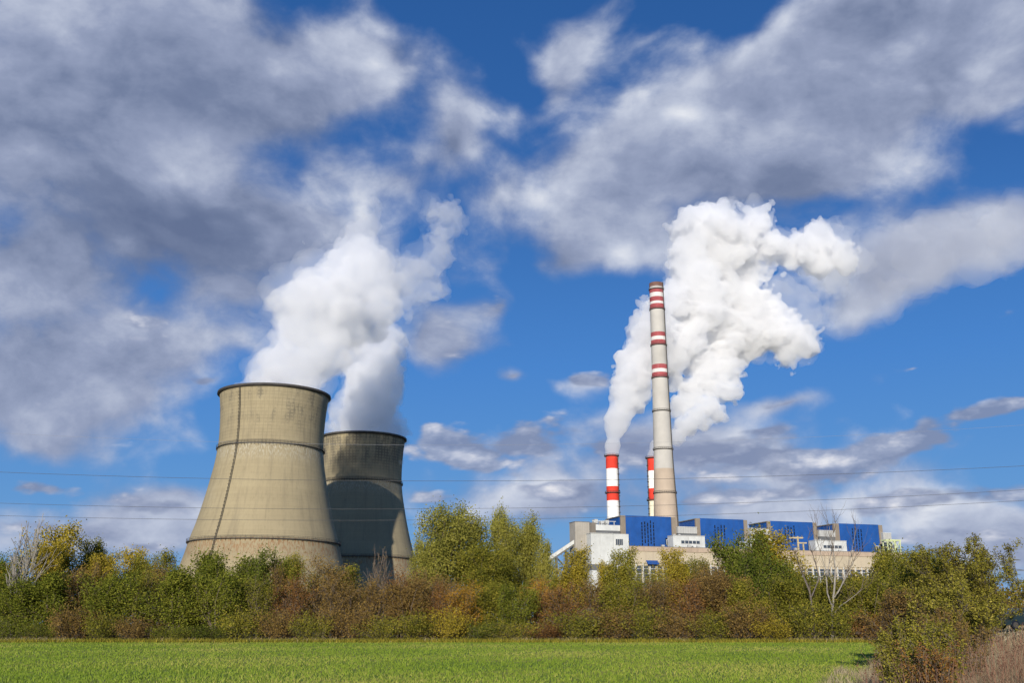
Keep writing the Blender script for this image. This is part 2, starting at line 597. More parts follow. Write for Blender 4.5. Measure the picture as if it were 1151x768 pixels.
def concrete_mat(name, stain):
    m = mat(name, (0.4, 0.35, 0.25), 0.92, 0.2)
    t = NT(m.node_tree)
    oc = m.node_tree.nodes.new('ShaderNodeTexCoord').outputs['Object']
    sp = t.n('ShaderNodeSeparateXYZ', Vector=oc)
    X, Y, Z = sp.outputs
    ang = t.m('ARCTAN2', Y, X)
    u = t.m('MULTIPLY', ang, 24.0)
    cyl = t.n('ShaderNodeCombineXYZ', X=u, Y=Z).outputs[0]
    ca = t.n('ShaderNodeCombineXYZ', X=t.m('COSINE', ang), Y=t.m('SINE', ang), Z=t.m('MULTIPLY', Z, 0.012)).outputs[0]
    big = t.noise(oc, 0.035, 5, 0.6)
    base = t.ramp(big, [(0.3, (0.295, 0.245, 0.15)), (0.55, (0.34, 0.285, 0.175)), (0.75, (0.38, 0.325, 0.21))])
    # vertical weather streaks
    st = t.noise(ca, 26.0, 6, 0.65)
    base = t.mix(t.smooth(st, 0.45, 0.75, 0, 0.35), base, (0.18, 0.15, 0.09))
    # every lift cast a little lighter or darker
    wn = t.n('ShaderNodeTexWhiteNoise', {'noise_dimensions': '1D'}, W=t.m('FLOOR', t.m('DIVIDE', Z, 1.5))).outputs[0]
    base = t.mix(t.lin(wn, 0, 1, 0.0, 0.16), base, (0.2, 0.165, 0.1))
    wb = t.noise(t.n('ShaderNodeCombineXYZ', Z=t.m('MULTIPLY', Z, 0.11)).outputs[0], 1.0, 4, 0.7)
    base = t.mix(t.smooth(wb, 0.4, 0.65, 0, 0.22), base, (0.21, 0.18, 0.12))
    ls = t.noise(t.n('ShaderNodeCombineXYZ', X=t.m('MULTIPLY', t.m('COSINE', ang), 9), Y=t.m('MULTIPLY', t.m('SINE', ang), 9), Z=t.m('MULTIPLY', Z, 0.03)).outputs[0], 1.0, 5, 0.6)
    base = t.mix(t.smooth(ls, 0.5, 0.72, 0, 0.4), base, (0.17, 0.145, 0.1))
    # casting joints: lifts and vertical panels
    fz = t.m('ABSOLUTE', t.m('SUBTRACT', t.m('FRACT', t.m('DIVIDE', Z, 1.5)), 0.5))
    fu = t.m('ABSOLUTE', t.m('SUBTRACT', t.m('FRACT', t.m('DIVIDE', u, 1.9)), 0.5))
    up = t.smooth(Z, 74, 80, 0.1, 0.36)
    gl = t.m('MAXIMUM', t.m('MULTIPLY', t.smooth(fz, 0.40, 0.47), up), t.m('MULTIPLY', t.smooth(fu, 0.40, 0.47), t.m('MULTIPLY', up, 0.8)))
    patch = t.smooth(t.noise(oc, 0.12, 3, 0.5), 0.35, 0.6, 0.45, 1.0)
    base = t.mix(t.m('MULTIPLY', gl, patch), base, (0.14, 0.12, 0.075))
    # soot and damp near the rim
    sn = t.noise(t.v('MULTIPLY', oc, (0.28, 0.28, 0.11)), 1.0, 7, 0.7)
    band = t.m('MULTIPLY', t.smooth(Z, 77, 93), t.smooth(sn, 0.52 - stain * 0.16, 0.66 - stain * 0.1))
    grid = t.m('MAXIMUM', t.smooth(fz, 0.2, 0.45), t.smooth(fu, 0.2, 0.45))
    band = t.m('MULTIPLY', band, t.m('MULTIPLY_ADD', grid, 0.5, 0.35))
    base = t.mix(t.m('MULTIPLY', band, 0.55 + 0.4 * stain), base, (0.085, 0.08, 0.07))
    # white lime under the middle walkway, rust under the lowest
    lime = t.noise(ca, 60.0, 3, 0.6)
    lm = t.m('MULTIPLY', t.m('MULTIPLY', t.smooth(Z, 67, 75.5), t.smooth(Z, 77.2, 76.4)), t.smooth(lime, 0.47, 0.6, 0, 0.5))
    base = t.mix(lm, base, (0.5, 0.48, 0.4))
    rs = t.m('MULTIPLY', t.m('MULTIPLY', t.smooth(Z, 23, 34.6), t.smooth(Z, 36.4, 35.6)), t.smooth(t.noise(ca, 45.0, 4, 0.6), 0.42, 0.62, 0, 0.75))
    base = t.mix(rs, base, (0.23, 0.12, 0.055))
    t.set(m.node_tree.nodes['Principled BSDF'].inputs['Base Color'], base)
    return m


DARKSTEEL = pmat('dark_steel', (0.06, 0.055, 0.05), 0.3, 0.5)


def ring_walk(z, w, h, name, parent, rail=1.1):
    """walkway ring round the shell, with railing posts and rails"""
    r = prof_s(z)
    mb = MB()
    mb.lathe([(r - 0.02, z), (r + w, z), (r + w, z - h), (r - 0.02, z - h)], 96)
    for k in range(96):
        a = 2 * math.pi * k / 96
        c, s = math.cos(a), math.sin(a)
        mb.tube([((r + w - .08) * c, (r + w - .08) * s, z - h), ((r + w - .08) * c, (r + w - .08) * s, z + rail)], 0.045, 4)
        mb.tube([((r - .1) * c, (r - .1) * s, z - h - 1.2), ((r + w - .1) * c, (r + w - .1) * s, z - h)], 0.06, 4)
    for zr in (0.55, 1.1):
        rr = r + w - 0.08
        mb.lathe([(rr - .05, z + zr - .05), (rr + .05, z + zr - .05), (rr + .05, z + zr + .05), (rr - .05, z + zr + .05)], 96, closed=True)
    return mb.build(name, DARKSTEEL, parent)


def cooling_tower(loc, label, m, ladder_ang, zs=1.0):
    t = empty('cooling_tower', loc, label, 'cooling tower', 'cooling towers')
    t.scale.z = zs
    zsl = [HT * i / 96 for i in range(97)]
    outer = [(prof_s(z), z) for z in zsl]
    inner = [(prof_s(z) - 0.9, z) for z in reversed(zsl)]
    MB().lathe(outer + inner, 160, closed=True).build('shell', m, t, smooth=False)
    sh = t.children[0]
    sh.data.polygons.foreach_set('use_smooth', [True] * len(sh.data.polygons))
    # rim beam and its dark walkway
    r = prof_s(HT)
    mb = MB().lathe([(r - 1.0, HT + .02), (r + .9, HT + .02), (r + 1.0, HT - .8), (r + .4, HT - 1.2), (r - .02, HT - 1.2)], 128)
    mb.build('rim', DARKSTEEL, t)
    ring_walk(76.6, 0.7, 0.25, 'walkway', t)
    ring_walk(35.6, 0.9, 0.3, 'walkway', t)
    # caged ladder down the shell
    mb = MB()
    c, s = math.cos(ladder_ang), math.sin(ladder_ang)
    for off in (-0.35, 0.35):
        pts = []
        for z in [HT * i / 60 for i in range(61)]:
            rr = prof_s(z) + 0.35
            pts.append((rr * c - off * s, rr * s + off * c, z))
        mb.tube(pts, 0.09, 4)
    for i in range(203):
        z = 0.3 + i * 0.5
        rr = prof_s(z) + 0.35
        mb.tube([(rr * c + .35 * s, rr * s - .35 * c, z), (rr * c - .35 * s, rr * s + .35 * c, z)], 0.05, 4)
    for i in range(65):
        z = 3 + i * 1.5
        rr = prof_s(z) + 0.35
        mb.tube([((rr + dd) * c - o * s, (rr + dd) * s + o * c, z) for o, dd in ((-.4, 0), (-.42, .5), (0, .8), (.42, .5), (.4, 0))], 0.05, 4)
    mb.build('ladder', DARKSTEEL, t)
    return t


TOW1 = Vector((-108.2, 440, 0))
TOW2 = Vector((-86.8, 570, 0))
# the ladder shows left of the middle
cooling_tower(TOW1, 'nearer and larger-looking tan concrete cooling tower fully in sunlight, with a dark ladder line', concrete_mat('concrete_near', 0.25), math.atan2(-440, 108) - R(38))
cooling_tower(TOW2, 'farther concrete cooling tower, mostly in shadow, right behind the sunlit one', concrete_mat('concrete_far', 0.9), R(60), 1.037)

# ================================================================== CHIMNEYS
CH = Vector((150.5, 975, 0))


def zpx(py, Y, px=747):
    return at(px, py, Y).z


m_ch = pmat('chimney_concrete', (0.45, 0.43, 0.39), 0.12, 0.05, streak=0.35, dirt=(0.3, 0.28, 0.25))
m_tan = pmat('chimney_tan', (0.42, 0.34, 0.26), 0.12, 0.05, streak=0.3, dirt=(0.34, 0.28, 0.22))
m_red = pmat('faded_red_paint', (0.32, 0.07, 0.075), 0.2, 0.1, streak=0.3, dirt=(0.42, 0.3, 0.28))
m_wht = pmat('faded_white_paint', (0.66, 0.62, 0.58), 0.1, 0.1, streak=0.3, dirt=(0.4, 0.36, 0.32))
m_soot = pmat('sooty_brown', (0.17, 0.09, 0.07), 0.3, 0.2, streak=0.5)
m_red2 = pmat('bright_red_paint', (0.62, 0.045, 0.025), 0.12, 0.15, streak=0.15, dirt=(0.3, 0.05, 0.04))
m_wht2 = pmat('bright_white_paint', (0.8, 0.79, 0.76), 0.06, 0.15, streak=0.15, dirt=(0.55, 0.5, 0.45))
m_cream = pmat('cream_paint', (0.72, 0.68, 0.52), 0.08, 0.15, streak=0.2, dirt=(0.5, 0.42, 0.3))


def chimney(name, loc, prof, bands, mats, top_mi, rings, label, cat, group, ladder, steps, ring_w=1.2):
    t = empty(name, loc, label, cat, group)
    ztop = prof[-1][1]

    def rad(z):
        for (r0, z0), (r1, z1) in zip(prof, prof[1:]):
            if z <= z1 + 1e-6:
                return r0 + (r1 - r0) * (z - z0) / (z1 - z0)
        return prof[-1][0]
    cuts = sorted(set([0.0, ztop] + [min(z, ztop) for bnd in bands for z in bnd[:2]] + [z for r, z in prof] + [ztop * i / 30 for i in range(30)]))
    cuts = [cuts[0]] + [z for i, z in enumerate(cuts[1:]) if z - cuts[i] > 0.01]
    pr = [(rad(z), z) for z in cuts]
    mi = []
    for z0, z1 in zip(cuts, cuts[1:]):
        zc = (z0 + z1) / 2
        q = 0
        for lo, hi, k in bands:
            if lo < zc < hi: q = k
        mi.append(q)
    pr += [(rad(ztop) - 0.6, ztop), (rad(ztop) - 0.6, ztop - 14)]
    mi += [top_mi, top_mi]
    MB().lathe(pr, 64, mi).build('shaft', mats, t, smooth=True)
    sm = t.children[0].data
    for z in rings:
        r = rad(z)
        mb = MB().lathe([(r - .05, z + .3), (r + ring_w, z + .3), (r + ring_w, z - .3), (r - .05, z - .9)], 48)
        for k in range(32):
            a = 2 * math.pi * k / 32
            mb.tube([((r + ring_w - .1) * math.cos(a), (r + ring_w - .1) * math.sin(a), z + .3), ((r + ring_w - .1) * math.cos(a), (r + ring_w - .1) * math.sin(a), z + 1.6)], 0.1, 4)
        mb.lathe([(r + ring_w - .15, z + 1.5), (r + ring_w, z + 1.5), (r + ring_w, z + 1.7), (r + ring_w - .15, z + 1.7)], 48, closed=True)
        mb.build('platform', DARKSTEEL, t)
    mb = MB()
    c, s = math.cos(ladder), math.sin(ladder)
    for off in (-.5, .5):
        mb.tube([((rad(ztop * i / 20) + .7) * c - off * s, (rad(ztop * i / 20) + .7) * s + off * c, ztop * i / 20) for i in range(21)], 0.22, 4)
    n = int(ztop / 3)
    for i in range(n):
        z = 1 + i * 3
        r = rad(z) + .7
        mb.tube([(r * c + .5 * s, r * s - .5 * c, z), (r * c - .5 * s, r * s + .5 * c, z)], 0.15, 4)
    for i in range(steps):
        z = ztop * 0.62 + (ztop * 0.36) * i / steps
        r = rad(z)
        mb.box(r, -0.8, z - 0.35, r + 1.5, 0.8, z + 0.35, M=Matrix.Rotation(ladder, 4, 'Z'))
    mb.build('ladder', DARKSTEEL, t)
    return t


zc = lambda py: zpx(py, CH.y, 742)
bands = [(0, zc(528), 4)]
bands += [(zc(330), zc(318.9), 3), (zc(330.4), zc(325), 1), (zc(325.5), zc(323.5), 2), (zc(335), zc(330.4), 2), (zc(340.2), zc(335.2), 1), (zc(343), zc(340.2), 2), (zc(348.3), zc(343), 1),
          (zc(379.6), zc(374.8), 1), (zc(383.6), zc(379.6), 2), (zc(388.8), zc(383.6), 1), (zc(416), zc(411), 1), (zc(420), zc(416), 2), (zc(425.2), zc(420), 1)]
ctop = zc(318.9)
chimney('chimney', CH, [(14.5, 0), (12.0, 100), (9.6, 160), (8.2, 240), (7.2, ctop)], bands, [m_ch, m_red, m_wht, m_soot, m_tan], 3,
        [zc(326), zc(348.6), zc(389), zc(425.5), zc(463), zc(506), zc(555)],
        'very tall tapering grey concrete chimney with thin faded red bands near its top', 'chimney', 'power station chimneys', R(-38), 0, 0.7)
SA = Vector((100.0, 985, 0))
SB = Vector((144.8, 1012, 0))
za = lambda py: zpx(py, SA.y, 688)
chimney('smokestack', SA, [(6.6, 0), (5.9, za(512))],
        [(za(527.5), za(500), 1), (za(563.4), za(547.4), 1)], [m_wht2, m_red2], 1, [za(513), za(554.6)],
        'short striped stack, bright red and white, standing alone left of the tall chimney', 'smokestack', 'striped smokestacks', R(-25), 11, 1.6)
zb = lambda py: zpx(py, SB.y, 734)
chimney('smokestack', SB, [(6.3, 0), (5.7, zb(514.6))],
        [(zb(530), zb(500), 1), (zb(563), zb(549.8), 1), (0, zb(563), 2)], [m_wht2, m_red2, m_cream], 1, [zb(515.5), zb(563)],
        'short striped stack, red, white and cream, half hidden behind the tall chimney', 'smokestack', 'striped smokestacks', R(205), 11, 1.6)

# ================================================================== POWER STATION
PA = math.atan2(85.0, 259.6)
P0 = Vector((98.0, 898.4, 0))
EX = Vector((math.cos(PA), math.sin(PA), 0))
EY = Vector((-math.sin(PA), math.cos(PA), 0))


def s_of(px, t=0.0, z=80.0):
    """distance along the facade line (t metres behind the blue fronts) seen at column px"""
    q = P0 + EY * t
    # solve (q + EX*s) projecting to px at height z
    lo, hi = -200.0, 500.0
    for _ in range(50):
        s = (lo + hi) / 2
        p = q + EX * s
        d = p.y * CT + (z - EYE) * ST
        x = 575.5 + F * p.x / d
        if x < px: lo = s
        else: hi = s
    return s


def s_z(py, s, t=0.0):
    p = P0 + EX * s + EY * t
    lo, hi = -20.0, 400.0
    for _ in range(50):
        z = (lo + hi) / 2
        d = p.y * CT + (z - EYE) * ST
        y = 384 - F * (-(p.y) * ST + (z - EYE) * CT) / d
        if y > py: lo = z
        else: hi = z
    return z


m_blue = pmat('blue_sheet', (0.014, 0.078, 0.29), 0.22, 0.09, rough=0.5, streak=0.45, dirt=(0.045, 0.085, 0.2), corr=1.2)
m_pier = pmat('grey_brown_concrete', (0.24, 0.2, 0.155), 0.15, 0.08, streak=0.4, dirt=(0.12, 0.1, 0.08))
m_white = pmat('white_render', (0.52, 0.53, 0.51), 0.14, 0.1, streak=0.7, dirt=(0.35, 0.34, 0.32))
m_grey = pmat('light_grey_panel', (0.42, 0.42, 0.4), 0.1, 0.08, streak=0.35, dirt=(0.25, 0.24, 0.22), corr=2.5)
m_beige = pmat('beige_concrete', (0.45, 0.385, 0.28), 0.12, 0.07, streak=0.4, dirt=(0.34, 0.27, 0.2))
m_dgrey = pmat('dark_band', (0.12, 0.125, 0.13), 0.2, 0.08)
m_slot = mat('dark_opening', (0.008, 0.01, 0.016), 0.4)
m_glass = mat('window_glass', (0.05, 0.06, 0.075), 0.12, 0.6)
m_lime = pmat('pale_green_steel', (0.5, 0.55, 0.3), 0.12, 0.2)
m_roof = pmat('roof_felt', (0.16, 0.15, 0.14), 0.2, 0.1)


def pbox(name, parent, s0, s1, t0, t1, z0, z1, m, mb=None):
    """box in facade coordinates relative to a parent Empty that stands at s=0 of its own and is turned by PA"""
    q = mb or MB()
    q.box(s0, t0, z0, s1, t1, z1)
    if mb is None:
        return q.build(name, m, parent)


def at_plant(s, t=0.0):
    return P0 + EX * s + EY * t


EDGES = [(697.8, 703.3, 755.0, 759.9), (782.3, 787.4, 836.5, 840.6), (863.4, 866.8, 914.7, 918.8), (938.0, 944.0, 988.7, 992.9)]
NAMES = ['blue sheet-clad boiler house, first and largest, in front of the tall chimney',
         'blue sheet-clad boiler house just right of the tall chimney, second in the row',
         'blue sheet-clad boiler house with the yellow tree before it, third in the row',
         'blue sheet-clad boiler house behind the bare dead tree, last and farthest in the row']
ROOF = [580.4, 583.6, 586.6, 589.4]
for k, (a, b0, c0, d0) in enumerate(EDGES):
    sa, sb_, sc_, sd_ = [s_of(v) for v in (a, b0, c0, d0)]
    zt = s_z(ROOF[k], sb_)
    zb_ = 64.0
    e = empty('boiler_house', at_plant(sa), NAMES[k], 'boiler house', 'blue boiler houses', rotz=PA)
    L = sd_ - sa
    o1, o2 = sb_ - sa, sc_ - sa
    DP = 33.0
    # body: blue cladding with side faces, standing on a concrete frame
    pbox('wall', e, o1, o2, 0.0, DP, zb_, zt, m_blue)
    pbox('side_cladding', e, 0.6, o1 - .02, 1.2, DP, zb_, zt - 0.6, m_blue)
    pbox('side_cladding', e, o2 + .02, L - 0.6, 1.2, DP, zb_, zt - 0.6, m_blue)
    mb = MB()
    mb.box(0, -0.6, 0, o1 - 0.05, 1.19, zt + 0.3)
    mb.box(o2 + 0.05, -0.6, 0, L, 1.19, zt + 0.3)
    mb.build('pier', m_pier, e)
    pbox('roof', e, -0.3, L + 0.3, 1.2, DP + 0.3, zt - 0.59, zt + 0.25, m_roof)
    pbox('parapet', e, o1, o2, -0.15, 1.19, zt + 0.002, zt + 0.6, m_blue)
    pbox('lower_wall', e, 0.6, L - 0.6, 1.2, DP, 0, zb_ - 0.01, m_pier)
    # rows of louvre slots in four or five columns
    w = o2 - o1
    cx = o1 + w * 0.48
    rnd = random.Random(k)
    for j in range(5 if k == 0 else 4):
        x = cx + (j - 2) * (2.9 if k == 0 else 3.3)
        mb = MB()
        z = zt - 3.0 - rnd.uniform(0, 2.5) - (2 if k == 1 else 0)
        zend = zt - (22.5 if k in (0, 3) else 17) - rnd.uniform(0, 2)
        while z > zend:
            h = rnd.uniform(1.4, 3.6)
            mb.box(x - 0.55, -0.12, z - h, x + 0.55, 0.2, z)
            z -= h + 0.7
        mb.build('louvre', m_slot, e)
    # dark openings at the foot of the cladding
    pbox('doorway', e, o2 - 6.5, o2 - 0.8, -0.25, 0.4, zt - 24.5, zt - 18.8 - (1.5 if k % 2 else 0), m_slot)
    mb = MB()
    mb.box(o2 - 6.2, -1.6, zt - 24.5, o2 - 5.8, -1.0, zt - 20.5)
    mb.box(o2 - 3.6, -1.6, zt - 24.5, o2 - 3.2, -1.0, zt - 20.5)
    mb.box(o2 - 6.4, -1.7, zt - 20.5, o2 - 1.0, -0.9, zt - 20.0)
    mb.build('door_frame', m_white, e)
    pbox('doorway', e, o1 + 0.6, o1 + 3.2, -0.25, 0.4, zt - 26.5, zt - 20, m_slot)
    # roof clutter
    for j in range(4):
        x = rnd.uniform(4, L - 6)
        mb = MB()
        h = rnd.uniform(0.7, 1.6)
        mb.box(x, 8 + j * 5, zt + 0.25, x + rnd.uniform(1, 3), 10 + j * 5, zt + 0.25 + h)
        mb.build('roof_vent', m_grey, e)

# connecting stair and lift blocks in the gaps between boiler houses
GAPS = [(698 - 34, 697.5, 0), (760.3, 782.0, 1), (841.0, 863.2, 2), (919.2, 937.6, 3)]
GLAB = ['', 'light grey stair block between the first and second blue boiler houses',
        'light grey stair block between the second and third blue boiler houses',
        'light grey stair block between the third and fourth blue boiler houses']
for a, b0, k in GAPS[1:]:
    sa, sb_ = s_of(a), s_of(b0)
    e = empty('stair_block', at_plant(sa), GLAB[k], 'building', 'stair blocks between boiler houses', rotz=PA)
    L = sb_ - sa
    y_top = [0, 593, 594.6, 597][k]
    zt = s_z(y_top, sa + L / 2, -4)
    mb = MB()
    mb.box(0.1, -3.0, 0, L - 0.1, 14, zt - 9)
    mb.build('wall', m_white, e)
    pbox('window_band', e, 0.3, L - 0.3, -2.4, 13.5, zt - 8.99, zt - 5.6, m_dgrey)
    pbox('upper_wall', e, 0.1, L - 0.1, -3.0, 14, zt - 5.59, zt, m_grey)
    pbox('roof', e, -0.1, L + 0.1, -3.4, 14.3, zt + 0.002, zt + 0.5, m_white)
    # front annex with a window strip
    s2 = {1: (756.4, 792), 2: (843, 872), 3: (916, 951)}[k]
    x0, x1 = s_of(s2[0], -14) - sa, s_of(s2[1], -14) - sa
    ya = [0, 603, 606, 608.5][k]
    za_ = s_z(ya, sa, -14)
    pbox('annex', e, x0, x1, -14, -3.01, 0, za_, m_white)
    mb = MB()
    nwin = 5
    for j in range(nwin):
        wx = x0 + (x1 - x0) * (0.25 + 0.6 * j / nwin)
        f = MB().box(wx, -14.12, za_ - 6.6, wx + (x1 - x0) * 0.1, -13.9, za_ - 4.0).build('window', m_glass, e)
        MB().box(wx - .3, -14.2, za_ - 6.95, wx + (x1 - x0) * 0.1 + .3, -13.95, za_ - 6.62).build('sill', m_grey, f)
    pbox('parapet', e, x0 - .2, x1 + .2, -14.25, -3.02, za_ + .002, za_ + .7, m_grey)
    for j in range(2):
        pbox('roof_vent', e, x0 + 3 + j * 5, x0 + 4.5 + j * 5, -10, -8, za_ + 0.7, za_ + 2.0, m_grey)

# turbine hall: the long beige building in front
T0 = -34.0
sa, sb_ = s_of(698, T0, 66), s_of(1012, T0, 66)
e = empty('turbine_hall', at_plant(sa, T0), 'long low beige turbine hall with tall windows running in front of the blue boiler houses', 'turbine hall', rotz=PA)
L = sb_ - sa
zt = s_z(614.6, sa + 30, T0)
DEP = 19.5
pbox('wall', e, 0, L, 0.0, DEP, 0, zt - 14.5, m_beige)
pbox('upper_wall', e, -0.4, L + .4, -0.8, DEP, zt - 14.49, zt - 4.4, m_beige)
pbox('cornice', e, -0.9, L + .9, -1.5, DEP, zt - 4.39, zt - 0.5, pmat('tan_cornice', (0.4, 0.31, 0.23), 0.12, 0.1, streak=0.3))
pbox('roof', e, -0.9, L + .9, -1.5, DEP, zt - 0.49, zt, m_roof)
nb = 44
for j in range(nb):
    x = L * (j + 0.5) / nb
    w = L / nb
    f = MB().box(x - w * 0.34, -0.1, zt - 38, x + w * 0.34, 0.12, zt - 16.5).build('window', m_glass, e)
    q = MB().box(x - w * 0.5, -0.5, zt - 40, x - w * 0.36, 0.0, zt - 14.6)
    for zz_ in range(5):
        q.box(x - w * 0.35, -0.3, zt - 36 + zz_ * 4.2, x + w * 0.34, -0.11, zt - 35.6 + zz_ * 4.2)
    q.build('frame', m_white, f)
p_ = MB()
for j in range(14):
    x = random.Random(j).uniform(4, L - 8)
    MB().box(x, 4, zt, x + 2.5, 6, zt + 1.4 + (j % 3) * .5).build('roof_vent', m_grey, e)
rnd = random.Random(9)
# blue canopy on the hall front
sx = s_of(733, T0 - 3, 60) - sa
MB().add([(sx - 5, -0.82, zt - 12), (sx + 6, -0.82, zt - 12), (sx + 6, -4.5, zt - 15), (sx - 5, -4.5, zt - 15), (sx - 5, -0.82, zt - 12.5), (sx + 6, -0.82, zt - 12.5), (sx + 6, -4.5, zt - 15.5), (sx - 5, -4.5, zt - 15.5)],
         [(0, 1, 2, 3), (7, 6, 5, 4), (0, 3, 7, 4), (1, 5, 6, 2), (3, 2, 6, 7), (0, 4, 5, 1)]).build('canopy', m_blue, e)

# white office block at the left end
T1 = -40.0
sa, sb_ = s_of(664.2, T1, 75), s_of(707.3, T1, 75)
sc_ = s_of(689, T1, 75)
zt = s_z(600.5, sa + 15, T1)
e = empty('office_block', at_plant(sa, T1), 'white stepped office block left of the first blue boiler house', 'building', rotz=PA)
pbox('wall', e, 0, sc_ - sa, 0, 39.0, zt - 25.5, zt, m_white)
pbox('window_band', e, 0.4, sc_ - sa - .4, 0.5, 38.5, zt - 30.5, zt - 25.51, m_dgrey)
pbox('lower_wall', e, 0, sc_ - sa, 0, 39.0, 0, zt - 30.51, m_white)
pbox('front_wing', e, sc_ - sa + .01, sb_ - sa, 1.5, 5.9, 0, zt + 0.4, m_white)
f = MB().box(sc_ - sa + 3, 1.35, zt - 9, sb_ - sa - 5.5, 1.6, zt - 4).build('window', m_glass, e)
q = MB()
for j in range(5):
    x = sc_ - sa + 3 + (sb_ - sc_ - 8.5) * j / 4
    q.box(x - .15, 1.25, zt - 9, x + .15, 1.34, zt - 4)
q.build('frame', m_grey, f)
pbox('roof', e, -.4, sc_ - sa, -.4, 39.2, zt + .002, zt + .6, m_grey)
# upper stepped storeys behind
T2 = -0.5
su0, su1 = s_of(664.4, T2 + 2, 88), s_of(697.2, T2 + 2, 88)
z1 = s_z(590.5, su0 + 15, T2 + 2)
pbox('upper_storey', e, su0 - sa, su1 - sa, 39.3 + 2, 39.3 + 22, z1 - 5.0, z1, m_white)
pbox('window_band', e, su0 - sa + .3, su1 - sa - .3, 39.3 + 2.5, 39.3 + 21, z1 - 9.5, z1 - 5.01, m_dgrey)
pbox('upper_storey', e, su0 - sa, su1 - sa, 39.3 + 2, 39.3 + 22, 0, z1 - 9.51, m_grey)
for j, (x, h) in enumerate(((6, 5.5), (12, 4.0), (17, 5.0))):
    pbox('roof_vent', e, su0 - sa + x, su0 - sa + x + 3, 39.3 + 8, 39.3 + 14, z1, z1 + h, m_grey)
q = MB()
for x in (3, 10, 16, 22):
    q.box(su0 - sa + x, 41.2, z1, su0 - sa + x + .5, 41.7, z1 + 3)
q.box(su0 - sa + 1, 41.2, z1 + 3, su0 - sa + 24, 41.7, z1 + 3.5)
q.build('handrail', m_white, e)

# coal bunker tower, grey sheet, at the far left, and its sloping conveyor
T3 = -30.0
sa, sb_ = s_of(646.3, T3, 85), s_of(662.6, T3, 85)
zt = s_z(587.0, sa, T3)
z0 = s_z(619.3, sa, T3)
e = empty('bunker_tower', at_plant(sa, T3), 'tall grey sheet-clad bunker tower at the left end of the plant', 'bunker tower', rotz=PA)
L = sb_ - sa
pbox('wall', e, 0, L, 0, 13, z0, zt, pmat('grey_sheet', (0.36, 0.33, 0.28), 0.12, 0.1, streak=0.4, dirt=(0.22, 0.19, 0.16), corr=1.6))
pbox('roof', e, -.3, L + .3, -.3, 13.3, zt + .002, zt + .5, m_roof)
pbox('side_face', e, L + .01, L + 7, 3, 13, z0, zt + 0.2, pmat('shaded_grey_sheet', (0.17, 0.15, 0.125), 0.15, 0.1, streak=0.3, corr=1.6))  # the tower's side face as a box, its shade put into a darker sheet colour
mb = MB()
for x in (0, L * .5, L - 1):
    mb.box(x, 0.2, 0, x + 1, 1.2, z0 - .01)
    mb.box(x, 11.5, 0, x + 1, 12.5, z0 - .01)
mb.box(0, 2, 0, L, 11, z0 - 6)
mb.build('support', m_dgrey, e)
# conveyor
top = at_plant(s_of(646.2, T3 + 5, 75), T3 + 5)
top.z = at(647, 608.5, top.y).z
bot = at(610, 633, top.y - 5)
bot2 = bot + (bot - top) * 1.6
ev = (bot2 - top)
ln = math.hypot(ev.x, ev.y)
rz = math.atan2(ev.y, ev.x)
e = empty('coal_conveyor', (top.x, top.y, 0), 'inclined covered conveyor bridge rising to the grey bunker tower', 'conveyor', rotz=rz)
slope = (bot2.z - top.z) / ln
q = MB()
def cbox(q, x0, x1, y0, y1, h0, h1):
    vs = []
    for h in (h0, h1):
        for x, y in ((x0, y0), (x1, y0), (x1, y1), (x0, y1)):
            vs.append((x, y, top.z + slope * x + h))
    q.add(vs, [(0, 3, 2, 1), (4, 5, 6, 7), (0, 1, 5, 4), (1, 2, 6, 5), (2, 3, 7, 6), (3, 0, 4, 7)])
cbox(q, 0, ln, -2, 2, -1.6, 1.6)
q.build('gallery', m_white, e)
q = MB()
cbox(q, 0, ln, -1.8, 1.8, -3.2, -1.61)
q.build('gallery_floor', m_dgrey, e)
q = MB()
nseg = 9
for j in range(nseg + 1):
    x = ln * j / nseg
    zt_ = top.z + slope * x - 3.2
    for y in (-1.6, 1.6):
        if zt_ > 1: q.tube([(x, y, 0), (x, y, zt_)], 0.8, 4)
    if j < nseg:
        x2 = ln * (j + 1) / nseg
        z2 = top.z + slope * x2 - 3.2
        for y in (-1.6, 1.6):
            q.tube([(x, y, max(0, zt_ - 14)), (x2, y, max(0, z2))], 0.35, 4)
q.build('trestle', m_dgrey, e)

# grey lift tower and pale green steel frame at the right end
T4 = -4.0
sa, sb_ = s_of(993.2, T4, 80), s_of(1002.5, T4, 80)
zt = s_z(599.6, sa, T4)
e = empty('lift_tower', at_plant(sa, T4), 'small light grey tower against the right end of the last blue boiler house', 'building', rotz=PA)
pbox('wall', e, 0.1, sb_ - sa, 0, 10, 0, zt, m_grey)
pbox('roof', e, -.1, sb_ - sa + .3, -.3, 10.3, zt + .002, zt + .5, m_white)
T5 = -18.0
sa, sb_ = s_of(997.5, T5, 75), s_of(1013.0, T5, 75)
zt = s_z(606.5, sa, T5)
e = empty('gantry_crane', at_plant(sa, T5), 'pale yellow-green steel gantry frame standing at the right end of the plant', 'gantry', rotz=PA)
L = sb_ - sa
zg = 60
for x in (0.5, L * .55, L - .8):
    for y in (0.5, 7):
        MB().box(x, y, zg - 55, x + 0.9, y + 0.9, zt - 1.5).build('post', m_lime, e)
q = MB()
for y in (0.4, 7):
    q.box(-1, y, zt - 1.5, L + .5, y + 1.1, zt)
q.box(-1, 1.5, zt - 1.4, 0.2, 7, zt - .1)
q.box(L - .7, 1.5, zt - 1.4, L + .4, 7, zt - .1)
q.build('girder', m_lime, e)
q = MB()
